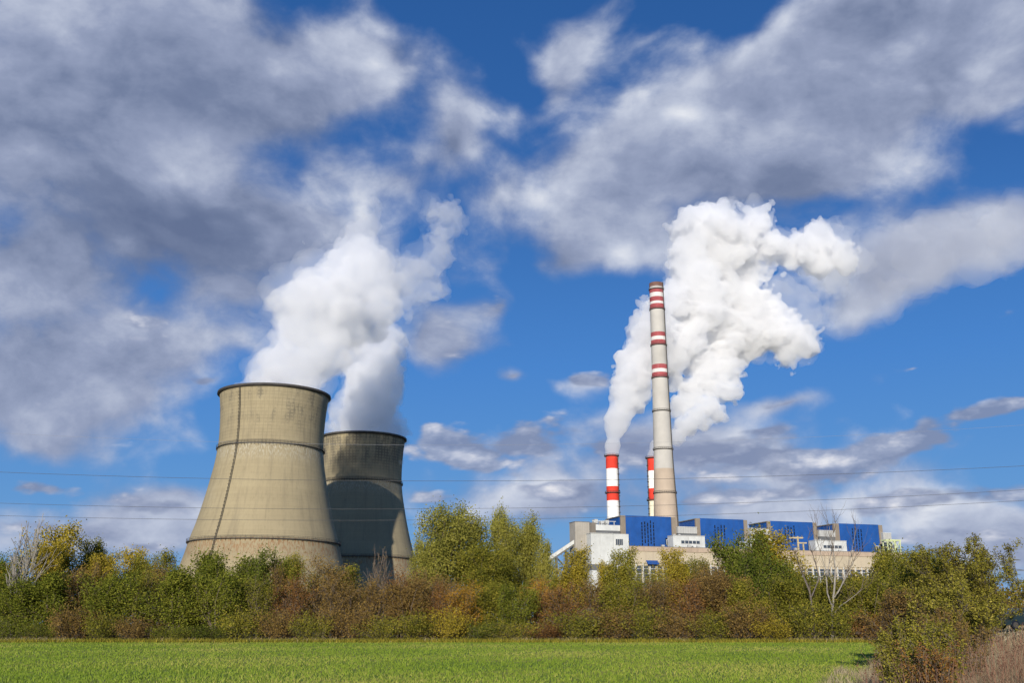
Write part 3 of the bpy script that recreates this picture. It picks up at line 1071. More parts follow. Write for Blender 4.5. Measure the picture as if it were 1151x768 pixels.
for x0, x1 in ((0.9, L * .55), (L * .55 + .4, L - .4)):
    q.tube([(x0, .9, zt - 12), (x1, .9, zt - 1.6)], 0.35, 4)
    q.tube([(x1, .9, zt - 12), (x0, .9, zt - 1.6)], 0.35, 4)
    q.tube([(x0, .9, zt - 12), (x1, .9, zt - 12)], 0.35, 4)
q.build('brace', m_lime, e)
MB().box(L * .3, 1, zt - 11, L * .55, 6, zt - 5).build('cabin', m_dgrey, e)

# ================================================================== STEAM AND SMOKE
def plume_material(name, dens, col=(1, 1, 1), aniso=0.0):
    m = bpy.data.materials.new(name)
    m.use_nodes = True
    t = m.node_tree
    t.nodes.clear()
    out = t.nodes.new('ShaderNodeOutputMaterial')
    vs = t.nodes.new('ShaderNodeVolumeScatter')
    vs.inputs['Color'].default_value = (*col, 1)
    vs.inputs['Density'].default_value = dens
    vs.inputs['Anisotropy'].default_value = aniso
    t.links.new(vs.outputs[0], out.inputs['Volume'])
    return m


def plume(name, sph, voxel, bill, warp, material, label, cat, group=None, seed=0.0, bk=8.0, erode=None, mouth=None):
    """sph: (px, py, r_px, Y) puffs; bill: list of (cell size, amplitude) of the billows; returns a mesh filled with scattering vapour"""
    C, Rr = [], []
    for px, py, rp, Y in sph:
        p = at(px, py, Y)
        d = (p - Vector((0, 0, EYE)))
        depth = d.y * CT + d.z * ST
        C.append(p)
        Rr.append(rp * depth / F)
    mar = max(Rr) * 0.3 + sum(a for _, a in bill) + warp[1] * 0.5
    lo = Vector([min(c[i] - r for c, r in zip(C, Rr)) - mar for i in range(3)])
    hi = Vector([max(c[i] + r for c, r in zip(C, Rr)) + mar for i in range(3)])
    ng = bpy.data.node_groups.new(name + '_field', 'GeometryNodeTree')
    ng.interface.new_socket('Geometry', in_out='INPUT', socket_type='NodeSocketGeometry')
    ng.interface.new_socket('Geometry', in_out='OUTPUT', socket_type='NodeSocketGeometry')
    t = NT(ng)
    pos = ng.nodes.new('GeometryNodeInputPosition').outputs[0]
    off = t.v('ADD', pos, (seed * 37.0, seed * 11.0, seed * 71.0))
    wn = t.v('SUBTRACT', t.noise(off, 1.0 / warp[0], 3, 0.5, out=1), (0.5, 0.5, 0.5))
    calm = 1.0
    if mouth:      # the jet leaves its flue undisturbed and breaks up further on
        calm = t.lin(t.v('DISTANCE', pos, tuple(C[0])), 4.0, mouth, 0.1, 1.0)
    wp = t.v('ADD', pos, t.v('SCALE', wn, s=t.m('MULTIPLY', calm, warp[1])))
    acc = None
    for c, r in zip(C, Rr):
        d = t.m('SUBTRACT', r, t.v('DISTANCE', wp, tuple(c)))
        acc = d if acc is None else t.m('SMOOTH_MAX', acc, d, bk)
    S = acc
    offw = t.v('ADD', off, t.v('SCALE', wn, s=warp[1] * 0.6))
    for cell, amp in bill:
        vo = ng.nodes.new('ShaderNodeTexVoronoi')
        vo.feature = 'SMOOTH_F1'
        t.set(vo.inputs['Vector'], offw)
        vo.inputs['Scale'].default_value = 1.0 / cell
        vo.inputs['Smoothness'].default_value = 0.25
        S = t.m('ADD', S, t.m('MULTIPLY', calm, t.m('MULTIPLY_ADD', vo.outputs['Distance'], -2.0 * amp, amp)))
    if erode:
        en = t.noise(off, 1.0 / erode[0], 5, 0.6)
        S = t.m('ADD', S, t.m('MULTIPLY', calm, t.m('MULTIPLY_ADD', en, erode[1], -0.5 * erode[1])))
    k = voxel * 4
    den = t.m('MULTIPLY_ADD', S, 1.0 / k, 0.5, clamp=True)
    vc = ng.nodes.new('GeometryNodeVolumeCube')
    t.set(vc.inputs['Density'], den)
    vc.inputs['Background'].default_value = 0
    vc.inputs['Min'].default_value = lo
    vc.inputs['Max'].default_value = hi
    for ax, nm in enumerate('XYZ'):
        vc.inputs['Resolution ' + nm].default_value = max(8, int((hi[ax] - lo[ax]) / voxel))
    vm = ng.nodes.new('GeometryNodeVolumeToMesh')
    vm.inputs['Threshold'].default_value = 0.5
    t.set(vm.inputs['Volume'], vc.outputs[0])
    go = ng.nodes.new('NodeGroupOutput')
    ng.links.new(vm.outputs[0], go.inputs[0])
    me0 = bpy.data.meshes.new(name)
    me0.from_pydata([(0, 0, 0)], [], [])
    tmp = bpy.data.objects.new(name + '_tmp', me0)
    COL.objects.link(tmp)
    md = tmp.modifiers.new('f', 'NODES')
    md.node_group = ng
    dg = bpy.context.evaluated_depsgraph_get()
    me = bpy.data.meshes.new_from_object(tmp.evaluated_get(dg))
    bpy.data.objects.remove(tmp)
    me.name = name
    me.materials.clear()
    me.materials.append(material)
    me.polygons.foreach_set('use_smooth', [True] * len(me.polygons))
    o = bpy.data.objects.new(name, me)
    COL.objects.link(o)
    print('PLUME', name, len(me.polygons))
    return tag(o, label, cat, group, 'stuff')


Y1, Y2 = 440.0, 570.0
m_steam = plume_material('steam', 0.085, (0.975, 0.975, 0.98), aniso=-0.05)
m_veil = plume_material('steam_veil', 0.02)
m_smoke = plume_material('smoke', 0.11, (0.972, 0.971, 0.97), aniso=0.0)
m_smveil = plume_material('smoke_veil', 0.016)


def scaled(lst, k, dx=0.0, dy=0.0):
    return [(x + dx, y + dy, r * k, d) for x, y, r, d in lst]


st1 = [(322, 452, 40, Y1), (300, 446, 21, Y1), (344, 448, 19, Y1), (316, 420, 35, Y1), (334, 432, 31, Y1), (340, 398, 36, Y1), (332, 370, 22, Y1), (324, 342, 26, Y1), (350, 345, 42, Y1 + 8),
       (380, 350, 42, Y1 + 14), (398, 322, 36, Y1 + 18), (360, 318, 30, Y1 + 10), (392, 292, 22, Y1 + 20), (412, 300, 26, Y1 + 22), (418, 345, 28, Y1 + 20),
       (366, 385, 30, Y1 + 5)]
up1 = [(406, 265, 15, Y1 + 22), (412, 248, 11, Y1 + 24), (418, 236, 7, Y1 + 25), (396, 280, 17, Y1 + 20)]
s1 = plume('steam', st1, 1.1, [(20, 6), (9, 4.2), (4.2, 2.2)], (34, 16), m_steam,
      'broad white steam plume rising from the nearer sunlit cooling tower', 'steam', 'steam from the cooling towers', 1.3, erode=(9, 7))
v = plume('veil', scaled(st1[3:] + up1, 1.13) + [(432, 320, 30, Y1 + 28), (355, 296, 18, Y1 + 10), (425, 280, 18, Y1 + 24)], 1.6, [(18, 6), (8, 4)], (30, 20), m_veil, None, None, None, 5.2, 6.0, erode=(13, 22))
v.parent = s1
v = plume('torn_top', up1, 1.2, [(12, 4), (6, 2.5)], (22, 14), plume_material('steam_torn', 0.05), None, None, None, 4.4, 5.0, erode=(9, 12))
v.parent = s1
st2 = [(411, 504, 33, Y2), (386, 497, 17, Y2), (436, 498, 17, Y2), (411, 474, 33, Y2), (428, 480, 23, Y2), (417, 444, 32, Y2), (420, 414, 31, Y2 + 2), (430, 390, 24, Y2 + 3), (440, 376, 15, Y2 + 4),
       (402, 398, 18, Y2)]
s2 = plume('steam', st2, 1.2, [(18, 6), (8, 4.4), (4, 2.4)], (30, 13), m_steam,
      'narrower white steam plume rising from the farther shadowed cooling tower', 'steam', 'steam from the cooling towers', 2.1, erode=(9, 7))
wisp = [(446, 300, 18, Y2), (462, 316, 25, Y2), (478, 302, 22, Y2), (489, 284, 18, Y2), (494, 264, 16, Y2), (499, 246, 15, Y2), (490, 236, 12, Y2), (438, 292, 12, Y2), (470, 330, 18, Y2), (508, 236, 9, Y2), (488, 322, 14, Y2),
        (455, 345, 16, Y2)]
v = plume('torn_top', wisp, 1.2, [(16, 5), (7, 4), (3.5, 2)], (26, 26), plume_material('steam_mid', 0.035), None, None, None, 3.7, 5.0, erode=(9, 17))
v.parent = s2
v = plume('veil', scaled(st2[3:], 1.15) + scaled(wisp, 1.3), 2.0, [(18, 6), (8, 4)], (30, 24), plume_material('steam_veil_thin', 0.012), None, None, None, 9.2, 6.0, erode=(14, 22))
v.parent = s2

A = [(687.6, 516, 6.6, 985), (687.8, 509, 8.2, 985), (688.5, 500, 10.5, 987), (691, 484, 12, 990), (696, 466, 16, 992), (702, 450, 20, 995), (711, 430, 24, 1000), (720, 405, 26, 1005), (730, 382, 26, 1010), (721, 362, 13, 1005), (740, 355, 22, 1015),
     (750, 395, 26, 1018), (762, 340, 26, 1025), (780, 310, 28, 1030), (790, 345, 36, 1040), (786, 262, 28, 1030), (776, 285, 22, 1028), (810, 258, 29, 1035), (806, 290, 32, 1045), (848, 252, 22, 1040), (832, 272, 27, 1045), (862, 278, 22, 1048),
     (773, 250, 14, 1030), (854, 242, 13, 1040), (902, 282, 23, 1050), (924, 272, 23, 1050), (944, 284, 19, 1050), (922, 296, 18, 1050), (884, 286, 16, 1050), (822, 340, 32, 1060), (836, 368, 34, 1060), (815, 385, 27, 1055), (856, 340, 17, 1060),
     (868, 372, 27, 1062), (892, 378, 22, 1062), (908, 390, 14, 1060), (884, 396, 14, 1060), (840, 312, 20, 1060), (770, 380, 26, 1030)]
k1 = plume('smoke', A, 1.9, [(32, 9), (14, 7), (6.2, 4.4)], (50, 22), m_smoke,
      'huge bright white smoke cloud billowing from the striped stack left of the chimney', 'smoke', 'smoke from the striped stacks', 7.3, 6.0, erode=(14, 10), mouth=110.0)
v = plume('veil', scaled(A[11:], 1.12) + [(880, 330, 24, 1062), (906, 352, 22, 1062), (940, 310, 24, 1055), (965, 290, 20, 1055)], 3.2, [(26, 8), (12, 6)], (45, 28), m_smveil, None, None, None, 8.1, 8.0, erode=(20, 32))
v.parent = k1
tr = [(985, 285, 40, 1100), (1015, 278, 34, 1110), (1050, 280, 44, 1120), (1085, 285, 42, 1130), (1120, 268, 42, 1140), (1155, 262, 46, 1150), (1190, 258, 46, 1150), (1000, 325, 36, 1100), (960, 345, 28, 1100), (1040, 305, 34, 1110),
      (1230, 255, 40, 1150)]
v = plume('drifting_trail', tr, 5.0, [(40, 10), (18, 7)], (80, 50), plume_material('thin_smoke', 0.006, (0.93, 0.91, 0.9)), None, None, None, 2.9, 14.0, erode=(40, 55))
v.parent = k1
B = [(734, 518, 6.4, 1012), (735, 511, 7.5, 1012), (739, 502, 9, 1014), (747, 494, 9, 1015), (760, 494, 10, 1018), (772, 480, 13, 1020), (786, 470, 16, 1022), (800, 458, 16, 1024), (812, 440, 19, 1026), (822, 420, 16, 1028), (776, 440, 18, 1030), (765, 455, 14, 1030),
     (795, 425, 21, 1035), (785, 405, 20, 1040), (808, 402, 19, 1040), (760, 425, 15, 1035), (806, 468, 9, 1024)]
k2 = plume('smoke', B, 1.7, [(24, 7), (11, 5.8), (5.2, 3.7)], (40, 15), m_smoke,
      'white smoke plume blowing right from the striped stack half hidden by the chimney', 'smoke', 'smoke from the striped stacks', 8.9, 5.0, erode=(12, 8), mouth=90.0)

# ================================================================== POWER LINES
m_wire = mat('weathered_cable', (0.09, 0.09, 0.09), 0.8, 0.1)
m_wire2 = mat('light_cable', (0.26, 0.27, 0.3), 0.8, 0.1)


def wire(pts, Y, rad, m, label):
    (x0, y0), (x1, y1), (x2, y2) = pts
    a, b_, c_ = at(x0, y0, Y), at(x1, y1, Y), at(x2, y2, Y)
    # catenary seen as a parabola through three points, prolonged beyond the frame
    co = np.polyfit([a.x, b_.x, c_.x], [a.z, b_.z, c_.z], 2)
    P = []
    for i in range(61):
        x = -190 + 380 * i / 60
        P.append((x, Y, float(np.polyval(co, x))))
    o = MB().tube(P, rad, 5).build('power_line', m, smooth=True)
    return tag(o, label, 'power line', 'power lines across the sky')


wire([(0, 531), (470, 541), (1151, 524)], 215, 0.04, m_wire, 'dark overhead cable crossing the sky above the two lowest cables')
wire([(0, 566), (470, 572.5), (1151, 551)], 215, 0.037, m_wire, 'second lowest dark overhead cable, just above the lowest')
wire([(0, 580), (470, 585), (1151, 563)], 215, 0.037, m_wire, 'lowest dark overhead cable, passing just above the blue roofs')
wire([(0, 487), (400, 500), (1151, 478)], 219, 0.02, m_wire2, 'thin pale overhead cable, the topmost of the four')

# lattice pylon far right
def pylon():
    Y = 620
    b_ = at(1146.5, 700, Y); t_ = at(1146.5, 622, Y)
    h = t_.z
    e = empty('pylon', (b_.x, Y, 0), 'thin distant lattice pylon at the right, beyond the large bush', 'pylon')
    q = MB()
    w0, w1 = 3.6, 0.6
    n = 12
    for i in range(n):
        z0, z1 = h * i / n, h * (i + 1) / n
        a0 = w0 + (w1 - w0) * (i / n) ** 0.8
        a1 = w0 + (w1 - w0) * ((i + 1) / n) ** 0.8
        cs0 = [(a0, a0), (a0, -a0), (-a0, -a0), (-a0, a0)]
        cs1 = [(a1, a1), (a1, -a1), (-a1, -a1), (-a1, a1)]
        for k in range(4):
            q.tube([(*cs0[k], z0), (*cs1[k], z1)], 0.16, 4)
            q.tube([(*cs0[k], z0), (*cs1[(k + 1) % 4], z1)], 0.1, 4)
            q.tube([(*cs0[(k + 1) % 4], z0), (*cs1[k], z1)], 0.1, 4)
    q.build('mast', m_dgrey, e)
    for f_, w in ((0.62, 6), (0.76, 7.5), (0.9, 5.5)):
        MB().tube([(-w, 0, h * f_), (0, 0, h * f_ + 1), (w, 0, h * f_)], 0.22, 4).tube([(-w, 0, h * f_), (w, 0, h * f_)], 0.18, 4).build('crossarm', m_dgrey, e)
pylon()
# ================================================================== VEGETATION
def leaf_mat(name, cols, trans=0.35):
    """cols: colours from one end of the leaf tint to the other"""
    m = bpy.data.materials.new(name)
    m.use_nodes = True
    t = m.node_tree
    t.nodes.clear()
    T = NT(t)
    at_ = t.nodes.new('ShaderNodeAttribute')
    at_.attribute_name = 'tint'
    oi = t.nodes.new('ShaderNodeObjectInfo')
    k = T.m('ADD', at_.outputs['Fac'], T.m('MULTIPLY_ADD', oi.outputs['Random'], 0.24, -0.12), clamp=True)
    cols = [tuple(v_ * 1.17 for v_ in c_) for c_ in cols]
    c = T.ramp(k, [(i / (len(cols) - 1), col) for i, col in enumerate(cols)])
    d = T.n('ShaderNodeBsdfDiffuse', Color=c)
    tr = T.n('ShaderNodeBsdfTranslucent', Color=c)
    mx = T.n('ShaderNodeMixShader', i0=trans, i1=d.outputs[0], i2=tr.outputs[0])
    o = t.nodes.new('ShaderNodeOutputMaterial')
    t.links.new(mx.outputs[0], o.inputs['Surface'])
    return m


LEAF = {
    'green': leaf_mat('leaves_green', [(0.058, 0.075, 0.013), (0.15, 0.168, 0.022), (0.28, 0.265, 0.042)]),
    'dark': leaf_mat('leaves_dark_green', [(0.05, 0.07, 0.012), (0.11, 0.135, 0.02), (0.2, 0.2, 0.035)]),
    'olive': leaf_mat('leaves_olive', [(0.085, 0.09, 0.016), (0.19, 0.185, 0.026), (0.36, 0.29, 0.045)]),
    'yellow': leaf_mat('leaves_yellow', [(0.18, 0.15, 0.02), (0.33, 0.26, 0.032), (0.5, 0.37, 0.05)]),
    'orange': leaf_mat('leaves_orange', [(0.16, 0.1, 0.02), (0.38, 0.21, 0.03), (0.58, 0.3, 0.04)]),
    'brown': leaf_mat('leaves_brown', [(0.09, 0.058, 0.026), (0.2, 0.13, 0.042), (0.32, 0.21, 0.055)]),
    'rust': leaf_mat('leaves_rust', [(0.1, 0.05, 0.024), (0.24, 0.12, 0.04), (0.36, 0.2, 0.05)]),
    'straw': leaf_mat('dry_straw', [(0.16, 0.12, 0.07), (0.34, 0.27, 0.165), (0.52, 0.43, 0.28)]),
    'purple': leaf_mat('dry_stalks', [(0.08, 0.042, 0.03), (0.19, 0.1, 0.065), (0.32, 0.2, 0.13)]),
    'hawthorn': leaf_mat('leaves_hawthorn', [(0.07, 0.055, 0.02), (0.19, 0.165, 0.026), (0.25, 0.23, 0.035), (0.44, 0.36, 0.08)]),
    'crop': leaf_mat('crop_blades', [(0.15, 0.22, 0.026), (0.215, 0.285, 0.036), (0.4, 0.36, 0.1)]),
    'willow': leaf_mat('leaves_willow', [(0.12, 0.125, 0.025), (0.25, 0.235, 0.045), (0.38, 0.34, 0.075)]),
}
BARK = pmat('grey_brown_bark', (0.13, 0.1, 0.075), 0.35, 3.0, streak=0.3)
BARKP = pmat('pale_bark', (0.27, 0.245, 0.21), 0.3, 2.0, streak=0.4, dirt=(0.2, 0.16, 0.13))
BARKD = pmat('dark_bark', (0.075, 0.06, 0.05), 0.35, 3.0)


def skeleton(rng, H, Wd, stems, levels=3, lean=0.0, wob=0.12, low=0.15, spread=0.55, nb=(9, 6, 4), minr=0.012, r0=None):
    """grows a tree; returns polylines [(points, radii)] and the points of the outer twigs"""
    lines, tips = [], []

    def grow(p, d, ln, r, lv):
        n = 6 if lv == 0 else 4
        pts = [p]
        rad = [r]
        for i in range(n):
            d = d + Vector((rng.gauss(0, wob), rng.gauss(0, wob), rng.gauss(0, wob * .5) + (0.05 if lv else 0.02)))
            d.normalize()
            p = p + d * ln / n
            pts.append(p)
            rad.append(max(minr, r * (1 - 0.8 * (i + 1) / n)))
        lines.append((pts, rad))
        if lv >= levels - 1:
            tips.extend([pts[k] for k in range(1, n + 1)])
            return
        if lv == levels - 2:
            tips.extend(pts[n // 2:])
        k = nb[lv]
        for j in range(k):
            f = (low if lv == 0 else 0.2) + (1 - (low if lv == 0 else 0.2)) * (j + rng.random()) / k
            i = min(n - 1, int(f * n))
            q = pts[i].lerp(pts[i + 1], f * n - i)
            a = rng.uniform(0, 2 * math.pi)
            side = d.cross(Vector((math.cos(a), math.sin(a), 0.3))).normalized()
            nd = (d * (1 - spread) + side * spread + Vector((0, 0, 0.18))).normalized()
            # longer side shoots low down, shorter at the top
            ll = ln * rng.uniform(0.35, 0.6) * (1.15 - 0.6 * f)
            grow(q, nd, ll, max(minr, rad[i] * 0.55), lv + 1)
    for s in range(stems):
        a = 2 * math.pi * s / stems + rng.uniform(-.4, .4)
        k = 0.0 if stems == 1 else rng.uniform(0.15, 0.5) * Wd / H
        d = Vector((math.cos(a) * k + lean, math.sin(a) * k, 1)).normalized()
        base = Vector((math.cos(a), math.sin(a), 0)) * (0 if stems == 1 else Wd * 0.06 * rng.uniform(.5, 1.5))
        grow(base, d, H * rng.uniform(0.78, 0.95), (r0 or H * 0.014) * (1 if stems == 1 else .8), 0)
    return lines, tips


def wood_mesh(lines, name, m, parent, minlen=0.0):
    mb = MB()
    for pts, rad in lines:
        mb.tube(pts, rad, 5 if rad[0] > 0.05 else 3, cap=False)
    return mb.build(name, m, parent)


def leaf_quads(nrng, centers, spreadr, n, size, flat=0.0):
    c = np.asarray(centers)
    idx = nrng.integers(0, len(c), n)
    clump = nrng.random(len(c))
    P = c[idx] + nrng.normal(0, 1, (n, 3)) * spreadr
    a = nrng.normal(0, 1, (n, 3))
    a[:, 2] *= 0.6
    a /= np.linalg.norm(a, axis=1, keepdims=True)
    b_ = nrng.normal(0, 1, (n, 3))
    b_ -= a * (a * b_).sum(1, keepdims=True)
    b_ /= np.linalg.norm(b_, axis=1, keepdims=True)
    s = size * nrng.uniform(0.55, 1.35, (n, 1))
    q = np.stack([P - a * s, P + b_ * s * 0.55 + a * s * .1, P + a * s, P - b_ * s * 0.55 - a * s * .1], 1)
    tint = np.clip(clump[idx] * 0.72 + nrng.random(n) * 0.28, 0, 1)
    return q, tint


def make_tree(seed, H, Wd, stems, nleaf, lsize, leaf, bark, label, cat='tree', group=None, levels=3, low=0.15, spread=0.55, nb=(9, 6, 4), squash=True, lspread=None,
              fill=0.0, name='broadleaf_tree', crownname='crown', r0=None, lowcut=None, minr=0.012):
    rng = random.Random(seed)
    nr = np.random.default_rng(seed)
    e = empty(name, (0, 0, 0), label, cat, group)
    lines, tips = skeleton(rng, H, Wd, stems, levels, low=low, spread=spread, nb=nb, r0=r0, minr=minr)
    A_ = np.array([tuple(p) for p in tips])
    # fit to the asked height and width
    zs = H / max(1e-3, np.percentile(A_[:, 2], 99.7))
    xs = (Wd / 2) / max(1e-3, np.percentile(np.abs(A_[:, :2]), 97))
    zs = min(1.8, zs); xs = min(2.2, max(0.4, xs))
    lines = [([Vector((p.x * xs, p.y * xs, p.z * zs)) for p in pts], rad) for pts, rad in lines]
    A_ = A_ * np.array([xs, xs, zs])
    wood_mesh(lines, 'trunk', bark, e)
    if nleaf:
        if fill:
            k_ = int(fill)
            dd = nr.normal(0, 1, (k_, 3)); dd /= np.linalg.norm(dd, axis=1, keepdims=True)
            rr_ = nr.uniform(.55, 1.0, (k_, 1))
            A_ = np.concatenate([A_, dd * rr_ * np.array([Wd * .47, Wd * .47, H * .36]) + np.array([0, 0, H * .62])])
        if lowcut: A_ = A_[A_[:, 2] > lowcut * H]
        q, tint = leaf_quads(nr, A_, lspread or (0.045 * Wd + 0.12), nleaf, lsize)
        q[:, :, 2] = np.maximum(q[:, :, 2], 0.05)
        quads_mesh(crownname, q, 4, LEAF[leaf], tint, e)
    return e


BK = Vector((0, -500, -200))
# prototypes, each 8 to 10 m tall; placed below
PROTO = {}
def proto(key, **kw):
    PROTO[key] = [kw, 0, None]

SPEC = {
    # key: (H, W, stems, nleaf, lsize, levels, low, spread, nb, name)
    'bush1': dict(H=8, Wd=6.0, stems=5, nleaf=15000, lsize=0.115, low=0.04, nb=(9, 6, 3)),
    'bush2': dict(H=8, Wd=6.6, stems=4, nleaf=15000, lsize=0.12, low=0.02, nb=(11, 5, 3)),
    'bush3': dict(H=8, Wd=5.4, stems=6, nleaf=13500, lsize=0.11, low=0.03, nb=(8, 6, 3)),
    'twig1': dict(H=8, Wd=4.8, stems=6, nleaf=6500, lsize=0.085, low=0.1, nb=(9, 6, 3), spread=0.42),
    'twig2': dict(H=8, Wd=5.4, stems=7, nleaf=7500, lsize=0.085, low=0.05, nb=(8, 6, 3), spread=0.45),
    'tall1': dict(H=10, Wd=5.5, stems=1, nleaf=13000, lsize=0.11, low=0.25, nb=(16, 7, 4), spread=0.6),
    'tall2': dict(H=10, Wd=6.0, stems=2, nleaf=14000, lsize=0.11, low=0.25, nb=(12, 7, 3), spread=0.55),
    'willow': dict(H=16, Wd=11, stems=4, lsp=0.5, fill=420, nleaf=38000, lsize=0.13, low=0.28, nb=(11, 8, 4), spread=0.55),
    'bare': dict(H=12, Wd=7, stems=3, r0=0.2, minr=0.034, nleaf=260, lsize=0.12, low=0.25, nb=(10, 7, 5), spread=0.42),
}
protos = {}
def get_proto(key, leaf, bark, label, group):
    s = dict(SPEC[key])
    nm = {'bare': 'bare_tree', 'willow': 'willow_tree', 'tall1': 'poplar_tree', 'tall2': 'broadleaf_tree'}.get(key, 'bushy_tree')
    return make_tree(hash_(key), s['H'], s['Wd'], s['stems'], s['nleaf'], s['lsize'], leaf, bark, label, 'tree', group,
                     low=s['low'], nb=s['nb'], spread=s.get('spread', 0.55), name=nm, lspread=s.get('lsp'), r0=s.get('r0'), minr=s.get('minr', 0.012), fill=s.get('fill', 0))
def hash_(k):
    return sum(ord(c) * (i + 7) for i, c in enumerate(k)) % 9973

prng = random.Random(77)
def plant(key, leaf, px, top, Y, wpx, label, bark=None, group='trees of the tree line'):
    """puts a tree of a kind with its crown top at (px, top) and its crown wpx wide"""
    p = at(px, top, Y)
    gz = ground_z(p.x, Y)
    H = p.z - gz
    Wm = wpx * Y / F
    bark = bark or BARK
    s = SPEC[key]
    sc = (Wm / s['Wd'], Wm / s['Wd'], H / s['H'])
    loc = (p.x, Y, gz)
    rz = prng.uniform(0, 2 * math.pi)
    if key not in protos:
        e = get_proto(key, leaf, bark, label, group)
        for ch in e.children:
            ch.material_slots[0].link = 'OBJECT'
            ch.material_slots[0].material = LEAF[leaf] if ch.name.startswith('crown') else bark
        e.location = loc; e.rotation_euler.z = rz; e.scale = sc
        protos[key] = e
    else:
        e = copy_tree(protos[key], loc, label, rz, sc, {'crown': LEAF[leaf], 'trunk': bark})
        e['group'] = group
    return e


